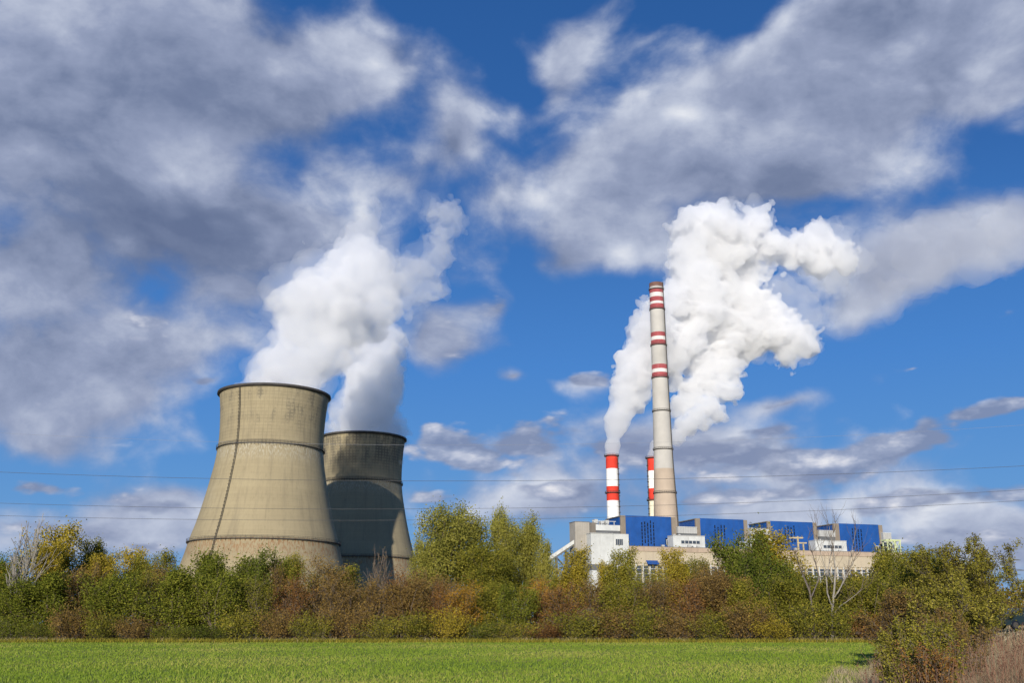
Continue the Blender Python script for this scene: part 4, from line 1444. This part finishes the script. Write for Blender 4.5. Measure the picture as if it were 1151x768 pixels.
TREES = [
    # back row ------------------------------------------------------------
    ('bush1', 'dark', 6, 626, 116, 60, 'dark green bushy tree at the left edge of the photo'),
    ('bare', 'yellow', 34, 584, 111, 60, 'nearly leafless pale tree, tallest at the far left', BARKP),
    ('tall2', 'yellow', 82, 596, 124, 66, 'tall yellow-orange autumn tree just right of the pale leafless one'),
    ('tall2', 'olive', 102, 608, 127, 44, 'yellow-green tree at the right shoulder of the tall yellow-orange one'),
    ('tall1', 'yellow', 60, 612, 117, 40, 'yellow slender tree between the pale leafless tree and the tall yellow-orange one'),
    ('tall1', 'yellow', 112, 619, 130, 34, 'pale yellow poplar, left one of the pair under open sky left of the towers'),
    ('tall2', 'yellow', 140, 620, 130, 46, 'pale yellow round-topped tree in the dip of the tree line left of the near tower'),
    ('tall1', 'olive', 160, 628, 126, 30, 'small olive poplar at the right side of the pale yellow round-topped tree'),
    ('tall2', 'olive', 196, 624, 120, 42, 'yellow-green tree whose top touches the left foot of the near cooling tower'),
    ('bush2', 'green', 232, 624, 116, 60, 'fresh green bushy tree before the ladder foot of the near cooling tower'),
    ('bush1', 'green', 272, 628, 116, 60, 'green bushy tree before the middle of the near cooling tower, left of the darker one'),
    ('bush3', 'dark', 300, 622, 114, 46, 'dark green tree standing tallest before the middle of the near cooling tower'),
    ('tall1', 'olive', 329, 626, 116, 36, 'slim yellow-green tree before the right part of the near cooling tower'),
    ('twig2', 'brown', 366, 626, 114, 62, 'wide brown thinly leaved tree before the right foot of the near cooling tower'),
    ('tall2', 'olive', 400, 640, 118, 46, 'low yellow-green tree before the dark gap between the two cooling towers'),
    ('bare', 'brown', 430, 614, 124, 30, 'thin wispy brown tree rising before the dark side of the farther cooling tower'),
    ('twig1', 'rust', 452, 640, 116, 44, 'rust brown tree before the sunlit foot of the farther cooling tower'),
    ('twig2', 'brown', 484, 642, 116, 50, 'brown tree just right of the farther cooling tower, below the big willow'),
    ('willow', 'willow', 514, 569, 138, 92, 'big round-crowned olive willow, tallest tree right of the cooling towers'),
    ('tall1', 'willow', 561, 573, 146, 28, 'slim feathery tree rising between the two big willows'),
    ('willow', 'willow', 590, 581, 140, 60, 'second big willow, a little lower, right of the slim feathery tree'),
    ('tall2', 'willow', 611, 610, 136, 28, 'sloping shoulder tree at the right side of the second willow'),
    ('willow', 'willow', 480, 606, 150, 46, 'grey-green willow filling the lower left side of the big round one'),
    ('willow', 'olive', 548, 612, 132, 72, 'olive tree filling the foot of the gap between the two willows'),
    ('tall2', 'yellow', 655, 621, 118, 46, 'yellow-green tree before the left corner of the white office block'),
    ('tall1', 'olive', 630, 648, 120, 30, 'olive poplar before the coal conveyor'),
    ('tall2', 'olive', 706, 621, 120, 46, 'olive tree before the striped stack that stands alone'),
    ('tall1', 'yellow', 681, 634, 122, 28, 'slim yellow-green tree before the white office block'),
    ('tall2', 'yellow', 745, 621, 120, 42, 'golden-topped tree directly below the tall chimney'),
    ('tall1', 'olive', 768, 632, 124, 34, 'slim olive tree just right of the golden-topped one below the chimney'),
    ('twig1', 'brown', 790, 634, 118, 40, 'brown twiggy tree before the left half of the second blue boiler house'),
    ('bush1', 'dark', 826, 601, 126, 56, 'dark green round-headed tree before the second blue boiler house'),
    ('tall2', 'yellow', 882, 600, 128, 72, 'broad golden tree before the third blue boiler house'),
    ('tall1', 'yellow', 858, 608, 130, 40, 'slim golden tree at the left side of the broad golden one'),
    ('bush3', 'dark', 852, 626, 117, 56, 'dark olive bushy tree in front of the foot of the broad golden tree'),
    ('bush2', 'olive', 908, 646, 120, 44, 'low olive tree between the broad golden tree and the white-limbed dead tree'),
    ('twig2', 'brown', 962, 640, 124, 52, 'brown twiggy tree just behind and right of the white-limbed dead tree'),
    ('bush2', 'olive', 986, 620, 122, 52, 'olive bushy tree before the end of the beige hall, under the green gantry'),
    ('bush1', 'olive', 1022, 622, 116, 62, 'olive tree just right of the end of the beige hall'),
    ('bush2', 'olive', 1058, 624, 110, 60, 'olive tree showing between the hall-end tree and the huge near bush'),
    # middle and front rows --------------------------------------------------
    ('bush3', 'green', 24, 652, 110, 54, 'green bush at the foot of the pale leafless tree'),
    ('bush2', 'green', 68, 648, 110, 62, 'green bushy tree below the tall yellow-orange autumn tree'),
    ('twig2', 'brown', 100, 634, 112, 50, 'dull brown bushy tree right below the tall yellow-orange autumn tree'),
    ('bush1', 'green', 132, 645, 110, 62, 'deep green bushy tree below the pale yellow round-topped tree'),
    ('twig1', 'olive', 170, 642, 112, 40, 'thin greyish tree in the lowest dip left of the near cooling tower'),
    ('bush2', 'green', 205, 642, 109, 64, 'bright green leafy bush below the left edge of the near cooling tower'),
    ('bush3', 'green', 250, 646, 108, 58, 'green bush in front, between the ladder-foot tree and the tower-middle tree'),
    ('twig2', 'olive', 292, 650, 109, 50, 'olive twiggy bush in front of the dark green tower-middle tree'),
    ('twig1', 'rust', 334, 648, 110, 44, 'reddish brown bush below the slim yellow-green tree at the near tower'),
    ('twig2', 'brown', 382, 650, 109, 56, 'brown bush in front of the right foot of the near cooling tower'),
    ('twig1', 'brown', 420, 650, 111, 48, 'brown upright bush before the dark side of the farther cooling tower'),
    ('bush3', 'brown', 464, 654, 110, 52, 'brownish bush below the sunlit foot of the farther cooling tower'),
    ('twig2', 'orange', 520, 655, 108, 46, 'bright orange-yellow bush below the big round-crowned willow'),
    ('twig1', 'rust', 494, 656, 110, 42, 'rust-coloured bush just left of the bright orange-yellow one'),
    ('bush2', 'olive', 548, 658, 110, 44, 'olive bush just right of the bright orange-yellow one'),
    ('bush3', 'green', 578, 660, 108, 42, 'yellow-green bush below the second big willow'),
    ('twig1', 'orange', 607, 650, 112, 38, 'orange bush below the sloping shoulder of the second willow'),
    ('twig2', 'rust', 634, 656, 109, 50, 'rust brown bush below the coal conveyor'),
    ('twig2', 'brown', 670, 652, 110, 54, 'brown bush below the white office block'),
    ('bush3', 'olive', 700, 656, 109, 48, 'olive bush in front below the lone striped stack'),
    ('twig2', 'brown', 735, 650, 110, 56, 'brown bush in front below the tall chimney'),
    ('twig1', 'rust', 775, 650, 110, 50, 'rust brown bush below the left edge of the second blue boiler house'),
    ('bush3', 'brown', 812, 646, 110, 52, 'brown bush below the dark green round-headed tree'),
    ('bush2', 'olive', 838, 656, 108, 44, 'olive bush between the dark round-headed tree and the golden trees'),
    ('bush1', 'olive', 884, 650, 110, 58, 'yellow-green bush below the broad golden tree'),
    ('bush1', 'dark', 950, 664, 113, 46, 'dark bush right behind the foot of the white-limbed dead tree'),
    ('bush3', 'olive', 978, 650, 108, 56, 'olive bush right of the white-limbed dead tree, in the front row'),
    ('twig2', 'olive', 722, 636, 114, 40, 'olive twiggy tree between the golden-topped tree and the lone striped stack'),
    ('twig1', 'brown', 806, 636, 115, 40, 'brown tree showing just left of the dark green round-headed tree'),
    ('bush3', 'olive', 924, 648, 114, 46, 'olive bushy tree behind the leaning dark snag'),
    ('tall2', 'olive', 782, 630, 121, 36, 'yellow-olive tree left of the brown ones before the second blue boiler house'),
    ('bush2', 'yellow', 12, 640, 118, 50, 'yellowish tree behind the dark green one at the left edge'),
    ('tall2', 'yellow', 122, 626, 124, 50, 'broad yellowish tree between the two pale yellow ones left of the towers'),
    ('twig2', 'brown', 186, 634, 116, 40, 'brown tree in the dip just left of the near tower'),
    ('twig1', 'brown', 312, 634, 113, 36, 'brown tree between the dark green tree and the slim yellow-green tree'),
    ('twig2', 'olive', 348, 638, 115, 44, 'olive twiggy tree between the slim yellow-green tree and the wide brown tree'),
    ('twig2', 'olive', 1016, 648, 104, 60, 'olive twiggy bush at the field corner, left of the huge near bush'),
]
for row in TREES:
    plant(*row)

# low brown scrub along the foot of the tree line: separate shrubs
SCRUB = [
    (10, 692, 'green', 'low green shrub at the field edge, left border of the photo'),
    (45, 696, 'green', 'low green shrub at the field edge below the pale leafless tree'),
    (82, 694, 'brown', 'low brown shrub at the field edge below the orange autumn tree'),
    (118, 692, 'olive', 'low olive-green shrub at the field edge, left of the towers, below the poplars'),
    (156, 690, 'brown', 'low brown shrub at the field edge below the dip in the tree line'),
    (196, 696, 'green', 'low green shrub at the field edge below the left tower foot'),
    (236, 694, 'dark', 'low dark green shrub at the field edge below the tower ladder'),
    (276, 692, 'olive', 'low olive-green shrub at the field edge below the middle of the near tower'),
    (314, 694, 'brown', 'low brown shrub at the field edge, first right of the dark tower-middle tree'),
    (352, 690, 'olive', 'low olive-green shrub at the field edge below the near tower right side'),
    (392, 692, 'brown', 'low brown shrub at the field edge below the gap between the towers'),
    (430, 690, 'olive', 'low olive-green shrub at the field edge below the farther tower'),
    (468, 692, 'olive', 'low olive shrub at the field edge right of the farther tower'),
    (506, 694, 'yellow', 'low yellowish shrub at the field edge below the big willow left side'),
    (540, 694, 'dark', 'low dark shrub at the field edge below the gap of the willows'),
    (576, 692, 'olive', 'low olive-green shrub at the field edge below the second willow'),
    (612, 692, 'rust', 'low rust shrub at the field edge below the orange bush'),
    (650, 690, 'olive', 'low olive-green shrub at the field edge below the office block'),
    (688, 690, 'brown', 'low brown shrub at the field edge below the lone striped stack'),
    (724, 690, 'olive', 'low olive-green shrub at the field edge, just left below the tall chimney'),
    (760, 692, 'brown', 'low brown shrub at the field edge, just right below the tall chimney'),
    (798, 688, 'olive', 'low olive-green shrub at the field edge below the second boiler house'),
    (836, 690, 'brown', 'low brown shrub at the field edge below the dark round-headed tree'),
    (872, 690, 'yellow', 'low yellowish shrub at the field edge below the golden tree'),
    (908, 688, 'olive', 'low olive-green shrub at the field edge, left of the dead tree trunk'),
    (945, 690, 'olive', 'low olive shrub at the field edge, right of the dead tree trunk'),
    (982, 690, 'rust', 'low rust shrub at the right end of the field edge'),
]
sproto = None
for px, top, leaf, lab in SCRUB:
    Y = 105.5
    top += prng.uniform(-12, 9)
    p = at(px, top, Y)
    gz = ground_z(p.x, Y)
    H = p.z - gz
    if sproto is None:
        sproto = make_tree(501, 3.0, 4.8, 14, 5200, 0.085, leaf, BARKD, lab, 'shrub', 'shrubs along the field edge', levels=2, low=0.05, nb=(9, 4), spread=0.5, name='shrub', crownname='foliage', r0=0.03)
        for ch in sproto.children:
            ch.material_slots[0].link = 'OBJECT'
            ch.material_slots[0].material = LEAF[leaf] if ch.name.startswith('foliage') else BARKD
        c = sproto
    else:
        c = copy_tree(sproto, (0, 0, 0), lab, 0, None, {'foliage': LEAF[leaf]})
    c.location = (p.x, Y + prng.uniform(-.4, .8), gz - 0.03)
    c.rotation_euler.z = prng.uniform(0, 6.28)
    c.scale = (prng.uniform(.7, 1.25), 0.8, H / 3.0)

# the dead tree and its dark leaning neighbour
def dead_tree():
    Y = 106
    b0 = at(934, 692, Y)
    gz = ground_z(b0.x, Y)
    e = empty('dead_tree', (b0.x, Y, gz), 'bare dead tree with a pale forked trunk and long white limbs', 'dead tree')
    rng = random.Random(5)
    o = Vector((b0.x, Y, gz))
    def L(pts, r0, r1):
        P = [at(px, py, Y + dy) - o for px, py, dy in pts]
        n = len(P)
        return (P, [.72 * (r0 + (r1 - r0) * i / (n - 1)) for i in range(n)])
    main = [
        L([(936, 722, 0), (935, 700, 0), (936, 680, 0), (938, 660, 0), (939, 640, 0), (937, 622, 0), (934, 605, 0), (932, 592, 0)], 0.2, 0.03),
        L([(936, 684, 0), (930, 668, .4), (929, 650, .8), (932, 634, .9), (935, 618, 1), (937, 600, 1), (939, 588, 1)], 0.11, 0.025),
        L([(941, 668, 0), (948, 655, -.3), (954, 643, -.6), (959, 632, -.8), (963, 625, -1)], 0.1, 0.04),
        L([(938, 690, 0), (944, 682, -.6), (953, 676, -1.2), (962, 669, -1.8), (968, 664, -2)], 0.075, 0.03),
        L([(938, 672, 0), (945, 660, .5), (950, 648, .9), (956, 628, 1.2), (959, 612, 1.4), (962, 596, 1.5)], 0.08, 0.02),
        L([(936, 655, 0), (928, 640, -.4), (922, 622, -.7), (918, 604, -1), (917, 592, -1)], 0.07, 0.02),
    ]
    twigs = []
    for P, rad in main:
        for i in range(2, len(P)):
            for k in range(3):
                d = (P[i] - P[i - 1]).normalized()
                d = (d + Vector((rng.gauss(0, .5), rng.gauss(0, .5), rng.uniform(0, .7)))).normalized()
                p = P[i]
                ln = rng.uniform(0.8, 2.2)
                pts = [p]
                for j in range(4):
                    d = (d + Vector((rng.gauss(0, .15), rng.gauss(0, .15), 0.1))).normalized()
                    p = p + d * ln / 4
                    pts.append(p)
                    if j > 0 and rng.random() < .8:
                        d2 = (d + Vector((rng.gauss(0, .5), rng.gauss(0, .5), .2))).normalized()
                        twigs.append(([p, p + d2 * ln * .3, p + (d2 + Vector((0, 0, .2))) * ln * .55], [.012, .01, .007]))
                twigs.append((pts, [0.03, 0.024, 0.018, 0.013, 0.008]))
    wood_mesh(main, 'trunk', BARKP, e)
    wood_mesh(twigs, 'branch', BARK, e)
dead_tree()

def dark_snag():
    Y = 107
    b0 = at(915, 692, Y)
    gz = ground_z(b0.x, Y)
    o = Vector((b0.x, Y, gz))
    e = empty('leaning_snag', o, 'dark leaning dead stem just left of the pale dead tree', 'dead tree')
    rng = random.Random(15)
    P = [at(px, py, Y) - o for px, py in ((916, 722), (914, 690), (910, 665), (903, 648), (898, 635), (894, 622))]
    Q = [at(px, py, Y) - o for px, py in ((912, 672), (921, 650), (917, 635), (913, 622), (908, 606))]
    wood_mesh([(P, [.16, .13, .11, .09, .06, .03]), (Q, [.08, .07, .06, .04, .02])], 'trunk', pmat('greyish_bark', (0.12, 0.1, 0.085), 0.3, 2.0), e)
    tw = []
    for S_ in (P, Q):
        for i in range(2, len(S_)):
            for k in range(4):
                d = Vector((rng.gauss(0, .6), rng.gauss(0, .6), .8)).normalized()
                tw.append(([S_[i], S_[i] + d * rng.uniform(.4, .9), S_[i] + d * rng.uniform(1, 2) + Vector((rng.gauss(0, .2), 0, 0))], [.03, .02, .008]))
    wood_mesh(tw, 'branch', BARK, e)
dark_snag()

# utility pole with crossarms among the trees
pY = 150
b0 = at(896.5, 604, pY)
e = empty('utility_pole', (b0.x, pY, 0), 'weathered wooden utility pole with a crossarm, behind the golden tree', 'utility pole')
pole_m = pmat('weathered_wood', (0.4, 0.33, 0.2), 0.2, 2.0)
MB().tube([(0, 0, 0), (0, 0, b0.z + .1)], [.2, .14], 8).tube([(1.0, 0, 0), (.75, 0, b0.z - .8)], [.17, .12], 8).build('pole', pole_m, e)
MB().box(-1.3, -.12, b0.z - .25, .8, .12, b0.z - .02).build('crossarm', pole_m, e)
MB().box(-.2, -.18, b0.z - 1.0, 1.25, -.13, b0.z - .8).build('crossarm', pole_m, e)
for x in (-1.15, -.6, .65):
    MB().tube([(x, 0, b0.z - .02), (x, 0, b0.z + .1), (x, 0, b0.z + .28)], [.05, .08, .04], 8).build('insulator', m_dgrey, e)

# huge near bush on the right
for (px, top, Y, wd, stems, n, lab, seed, lf) in [
    (1074, 609, 44, 4.3, 13, 50000, 'huge near olive-brown bush, tallest at the right edge of the field', 808, 'hawthorn'),
    (1034, 628, 47, 3.7, 10, 27000, 'olive-brown bush forming the left shoulder of the huge near bush', 811, 'olive'),
    (1092, 634, 50, 2.2, 9, 20000, 'lower green-brown bush forming the right shoulder of the huge near bush', 813, 'green'),
    (1062, 652, 38, 3.0, 10, 20000, 'dense lower bush in front of the middle of the huge near bush', 817, 'hawthorn'),
    (1008, 664, 42, 2.4, 8, 11000, 'smaller thinner brown bush at the left foot of the huge near bush, against the field', 819, 'brown')]:
    p = at(px, top, Y)
    gz = ground_z(p.x, Y)
    e = make_tree(seed, p.z - gz, wd, stems, n, 0.043, lf, BARKD, lab, 'bush', 'large bushes near the camera', levels=4, low=0.02, nb=(10, 5, 3), spread=0.5,
                  name='hawthorn_bush', lspread=0.085, r0=.05, minr=.008)
    e.location = (p.x, Y, gz - .05)

# foreground shrubs, leafy, lower right
for i, (px, top, Y, wd, lf, n, lab, seed) in enumerate([
    (1000, 704, 23, 0.9, 'hawthorn', 4200, 'leafy foreground shrub nearest the field corner, with small green and yellow leaves', 901),
    (1026, 692, 22.5, 1.0, 'olive', 4200, 'tallest leafy foreground shrub, in the middle of the clump at the field corner', 902),
    (1054, 698, 21.5, 1.0, 'olive', 4200, 'olive leafy foreground shrub at the right of the clump, beside the dry grass', 905),
    (1012, 722, 20, 0.9, 'hawthorn', 3400, 'lowest leafy foreground shrub, in front of the clump at the bottom edge', 906),
    (1044, 722, 19.5, 0.8, 'rust', 2400, 'small leafy foreground shrub at the bottom edge, front right of the clump', 912),
    (1078, 700, 25, 1.2, 'brown', 3400, 'thin brown-leaved shrub rising from the dry grass right of the clump', 915),
    (1044, 684, 27, 1.7, 'brown', 5200, 'brown-leaved shrub just behind the leafy foreground clump', 909)]):
    p = at(px, top, Y)
    gz = ground_z(p.x, Y)
    e = make_tree(seed, p.z - gz, wd, 7, n, 0.026, lf, BARK, lab, 'shrub', 'foreground shrubs', levels=3, low=0.02, nb=(8, 4, 3), spread=0.36, name='leafy_shrub', crownname='foliage', lspread=0.035, r0=.014, minr=.004)
    e.location = (p.x, Y, gz - 0.03)


# ------------------------------------------------------------------ grasses
def blades(name, base, h, w, leanv, matl, nr, label, cat, segs=2, tint=None):
    """base (N,3), h (N,), bent grass blades as tapered quads plus tip"""
    N = len(base)
    ang = nr.uniform(0, 2 * math.pi, N)
    side = np.stack([np.cos(ang), np.sin(ang), np.zeros(N)], 1) * (w[:, None] * .5)
    lean = nr.normal(0, 1, (N, 3)) * leanv
    lean[:, 2] = 0
    up = np.array([0, 0, 1.0])
    p0 = base
    p1 = base + up * (h * .55)[:, None] + lean * (h * .35)[:, None]
    p2 = base + up * h[:, None] + lean * h[:, None]
    q = np.stack([p0 - side, p0 + side, p1 + side * .8, p1 - side * .8], 1)
    q2 = np.stack([p1 - side * .8, p1 + side * .8, p2 + side * .1, p2 - side * .1], 1)
    tt = nr.random(N) if tint is None else tint
    o = quads_mesh(name, np.concatenate([q, q2]), 4, matl, np.concatenate([tt, tt]))
    return tag(o, label, cat, kind='stuff')


nr = np.random.default_rng(4)
# field crop: rows of thin blades, denser near the camera
N = 150000
u = nr.random(N)
yy = 24 * (FIELD_FAR / 24) ** (u ** 0.9)
xx = nr.uniform(-1, 1, N) * (yy * 0.56 + 3)
row = np.round((xx - .372 * yy) / 0.26) * 0.26 + .372 * yy + nr.normal(0, .08, N)
keep = row < (10.2 + (yy - 30) * 0.372) - 0.1
row, yy = row[keep], yy[keep]
big_ = np.sin(row * .31 + yy * .11) + np.sin(yy * .23 - row * .17) + nr.normal(0, .8, len(row))
tint = np.clip(0.42 + 0.12 * big_ + nr.normal(0, .15, len(row)), 0, 1)
hgt = nr.uniform(.05, .12, len(row))
blades('crop', np.stack([row, yy, np.full(len(row), .008)], 1), hgt, nr.uniform(.012, .03, len(row)) * (yy / 45 + .6), 0.45, LEAF['crop'], nr,
       'young green crop growing in rows over the flat field', 'crop', tint=tint)
# rough dry grass strip between field and trees
N = 26000
xx = nr.uniform(-75, 46, N)
yy = FIELD_FAR - .6 + nr.normal(0.3, 0.8, N) - 1.6 * np.maximum(0, np.sin(xx * .21 + np.sin(xx * .53) * 2)) * nr.random(N)
zz_ = np.array([ground_z(a, b_) for a, b_ in zip(xx, yy)])
blades('margin_grass', np.stack([xx, yy, zz_], 1), nr.uniform(.12, .5, N), nr.uniform(.03, .06, N), .4, LEAF['olive'], nr, 'rough yellowish grass strip along the far edge of the field', 'grass')
N = 9000
xx = nr.uniform(-75, 46, N)
yy = FIELD_FAR + nr.normal(0.5, 0.7, N)
zz_ = np.array([ground_z(a, b_) for a, b_ in zip(xx, yy)])
blades('dry_margin_grass', np.stack([xx, yy, zz_], 1), nr.uniform(.15, .6, N) * (.4 + .6 * (np.sin(xx * .35) * np.sin(xx * .13 + 1) > 0)), nr.uniform(.03, .05, N), .4, LEAF['straw'], nr, 'straw-coloured dry tufts along the far edge of the field', 'grass')

# the verge: straw-coloured weeds and reddish stalks on the rising ground at the right
def verge(N, y0, y1, off, wid, h0, h1, w, leaf, name, label, seed, clump=None):
    nr = np.random.default_rng(seed)
    u = nr.random(N)
    yy = y0 * (y1 / y0) ** u
    xx = verge_x(yy) + off + nr.random(N) ** 1.2 * wid * (yy / 30) ** .6
    if clump:
        m_ = np.sin(xx * 2.3 + 1.7 * np.sin(yy * .9)) * np.cos(yy * 1.3 + np.sin(xx * 1.9)) > clump - nr.random(N) * .5
        xx, yy = xx[m_], yy[m_]
    zz_ = np.array([ground_z(a, b_) for a, b_ in zip(xx, yy)]) - 0.05
    k = len(xx)
    blades(name, np.stack([xx, yy, zz_], 1), nr.uniform(h0, h1, k), np.full(k, w) * (yy / 30) ** .7, .33, LEAF[leaf], nr, label, 'weeds')
verge(52000, 17, 46, -0.1, 9, .15, .55, .01, 'straw', 'dry_grass', 'pale straw-coloured dry grass covering the slope at the lower right', 31)
verge(16000, 17, 48, 1.8, 12, .35, .85, .009, 'purple', 'dry_weeds', 'tall reddish-brown dry weeds on the slope at the lower right', 32, 0.45)
verge(20000, 46, 104, 0.0, 24, .08, .3, .018, 'straw', 'far_dry_grass', 'dry grass on the bank behind the huge near bush', 33)
verge(7000, 17, 40, -1.4, 1.8, .15, .4, .012, 'straw', 'edge_grass', 'thin straw grass spilling from the slope onto the field corner', 34, 0.2)

def seed_heads():
    nr = np.random.default_rng(55)
    mbq, tt = [], []
    N = 700
    yy = 18 * (44 / 18) ** nr.random(N)
    xx = verge_x(yy) + 0.3 + nr.random(N) * 8 * (yy / 30)
    for x, y in zip(xx, yy):
        z = ground_z(x, y)
        h = nr.uniform(.5, 1.05)
        dx_, dy_ = nr.normal(0, .16, 2)
        top = np.array([x + dx_ * h, y + dy_ * h, z + h])
        bt = np.array([x, y, z - .03])
        mid = (top + bt) / 2 - np.array([dx_, dy_, 0]) * .15
        w = np.array([.006 * (y / 25), 0, 0])
        mbq.append([bt - w, bt + w, mid + w, mid - w]); mbq.append([mid - w, mid + w, top + w * .6, top - w * .6]); tt += [.6, .6]
        for k in range(9):
            p = top + nr.normal(0, 1, 3) * np.array([.016, .016, .05]); s_ = .009
            a = nr.normal(0, 1, 3) * s_; b2 = nr.normal(0, 1, 3) * s_
            mbq.append([p - a, p + b2, p + a, p - b2]); tt.append(nr.uniform(.0, .5))
    o = quads_mesh('seed_stalks', np.array(mbq), 4, LEAF['purple'], np.array(tt))
    tag(o, 'bent brown stalks with seed heads standing out of the dry grass at the lower right', 'weeds', kind='stuff')
seed_heads()

# far wood that closes the view behind the tree line
def far_wood():
    nr = np.random.default_rng(12)
    C_ = []
    for i in range(420):
        x = nr.uniform(-100, 95); y = nr.uniform(128, 160)
        px = 575.5 + F * x / (y * CT)
        h = nr.uniform(4.5, 7.5)
        for k in range(16):
            C_.append((x + nr.normal(0, 1.3), y + nr.normal(0, 1.3), h * nr.uniform(.05, 1)))
    q, tint = leaf_quads(nr, C_, .55, 90000, 0.24)
    q[:, :, 2] = np.maximum(q[:, :, 2], .03)
    o = quads_mesh('thicket', q, 4, LEAF['brown'], tint)
    tag(o, 'dense brownish thicket filling the view behind the tree line', 'thicket', kind='stuff')
far_wood()

# ------------------------------------------------------------------ car on the road at the right
def car():
    Y = 74
    b_ = at(1153, 700, Y)
    gz = ground_z(b_.x, Y)
    e = empty('parked_car', (b_.x, Y, gz), 'dark car half hidden behind the huge bush at the right edge', 'car', rotz=R(8))
    paint = mat('dark_teal_paint', (0.012, 0.022, 0.024), 0.2, 0.6)
    prof = [(-2.2, .3), (-2.25, .75), (-2.1, .95), (-1.5, 1.02), (-.75, 1.48), (.6, 1.52), (1.45, 1.12), (2.0, 1.0), (2.2, .75), (2.2, .3)]
    mb = MB()
    n = len(prof)
    for y_, k in ((-.85, 1), (.85, 1)):
        for x, z in prof:
            mb.v.append((x, y_ * (0.84 if z > 1.1 else 1), z))
    mb.f.append(tuple(range(n))); mb.f.append(tuple(range(2 * n - 1, n - 1, -1)))
    for i in range(n):
        j = (i + 1) % n
        mb.f.append((i, i + n, j + n, j))
    mb.mi = [0] * len(mb.f)
    mb.build('body', paint, e)
    for s in (-1, 1):
        y_ = s * .79
        MB().add([(-1.3, y_ * 1.04, 1.05), (1.3, y_ * 1.04, 1.08), (.6, y_ * .93, 1.44), (-.72, y_ * .93, 1.42)], [(0, 1, 2, 3)]).build('window', m_glass, e)
        for x in (-1.4, 1.4):
            w = MB().tube([(x, s * .68, .32), (x, s * .88, .32)], .32, 20).build('wheel', m_slot, e)
            MB().tube([(x, s * .87, .32), (x, s * .895, .32)], .2, 16).build('rim', DARKSTEEL, w)
    MB().box(-2.28, -.7, .62, -2.2, -.45, .75).build('headlight', m_grey, e)
    MB().box(-2.28, .45, .62, -2.2, .7, .75).build('headlight', m_grey, e)
    mb = MB()
    q = []
    for j in range(13):
        x = -60 + 120 * j / 12
        q.append((b_.x + x - 0, Y - 2.6, 0)); q.append((b_.x + x, Y + 3.5, 0))
    vs = [(x, y, ground_z(x, y) + .05) for x, y, z in q if x > verge_x(Y) + 9]
    m = len(vs) // 2
    fs = [(2 * i, 2 * i + 2, 2 * i + 3, 2 * i + 1) for i in range(m - 1)]
    tag(MB().add(vs, fs).build('road', pmat('asphalt', (0.06, 0.06, 0.06), .2, .5)), 'asphalt road on the bank', 'road', kind='structure')
car()
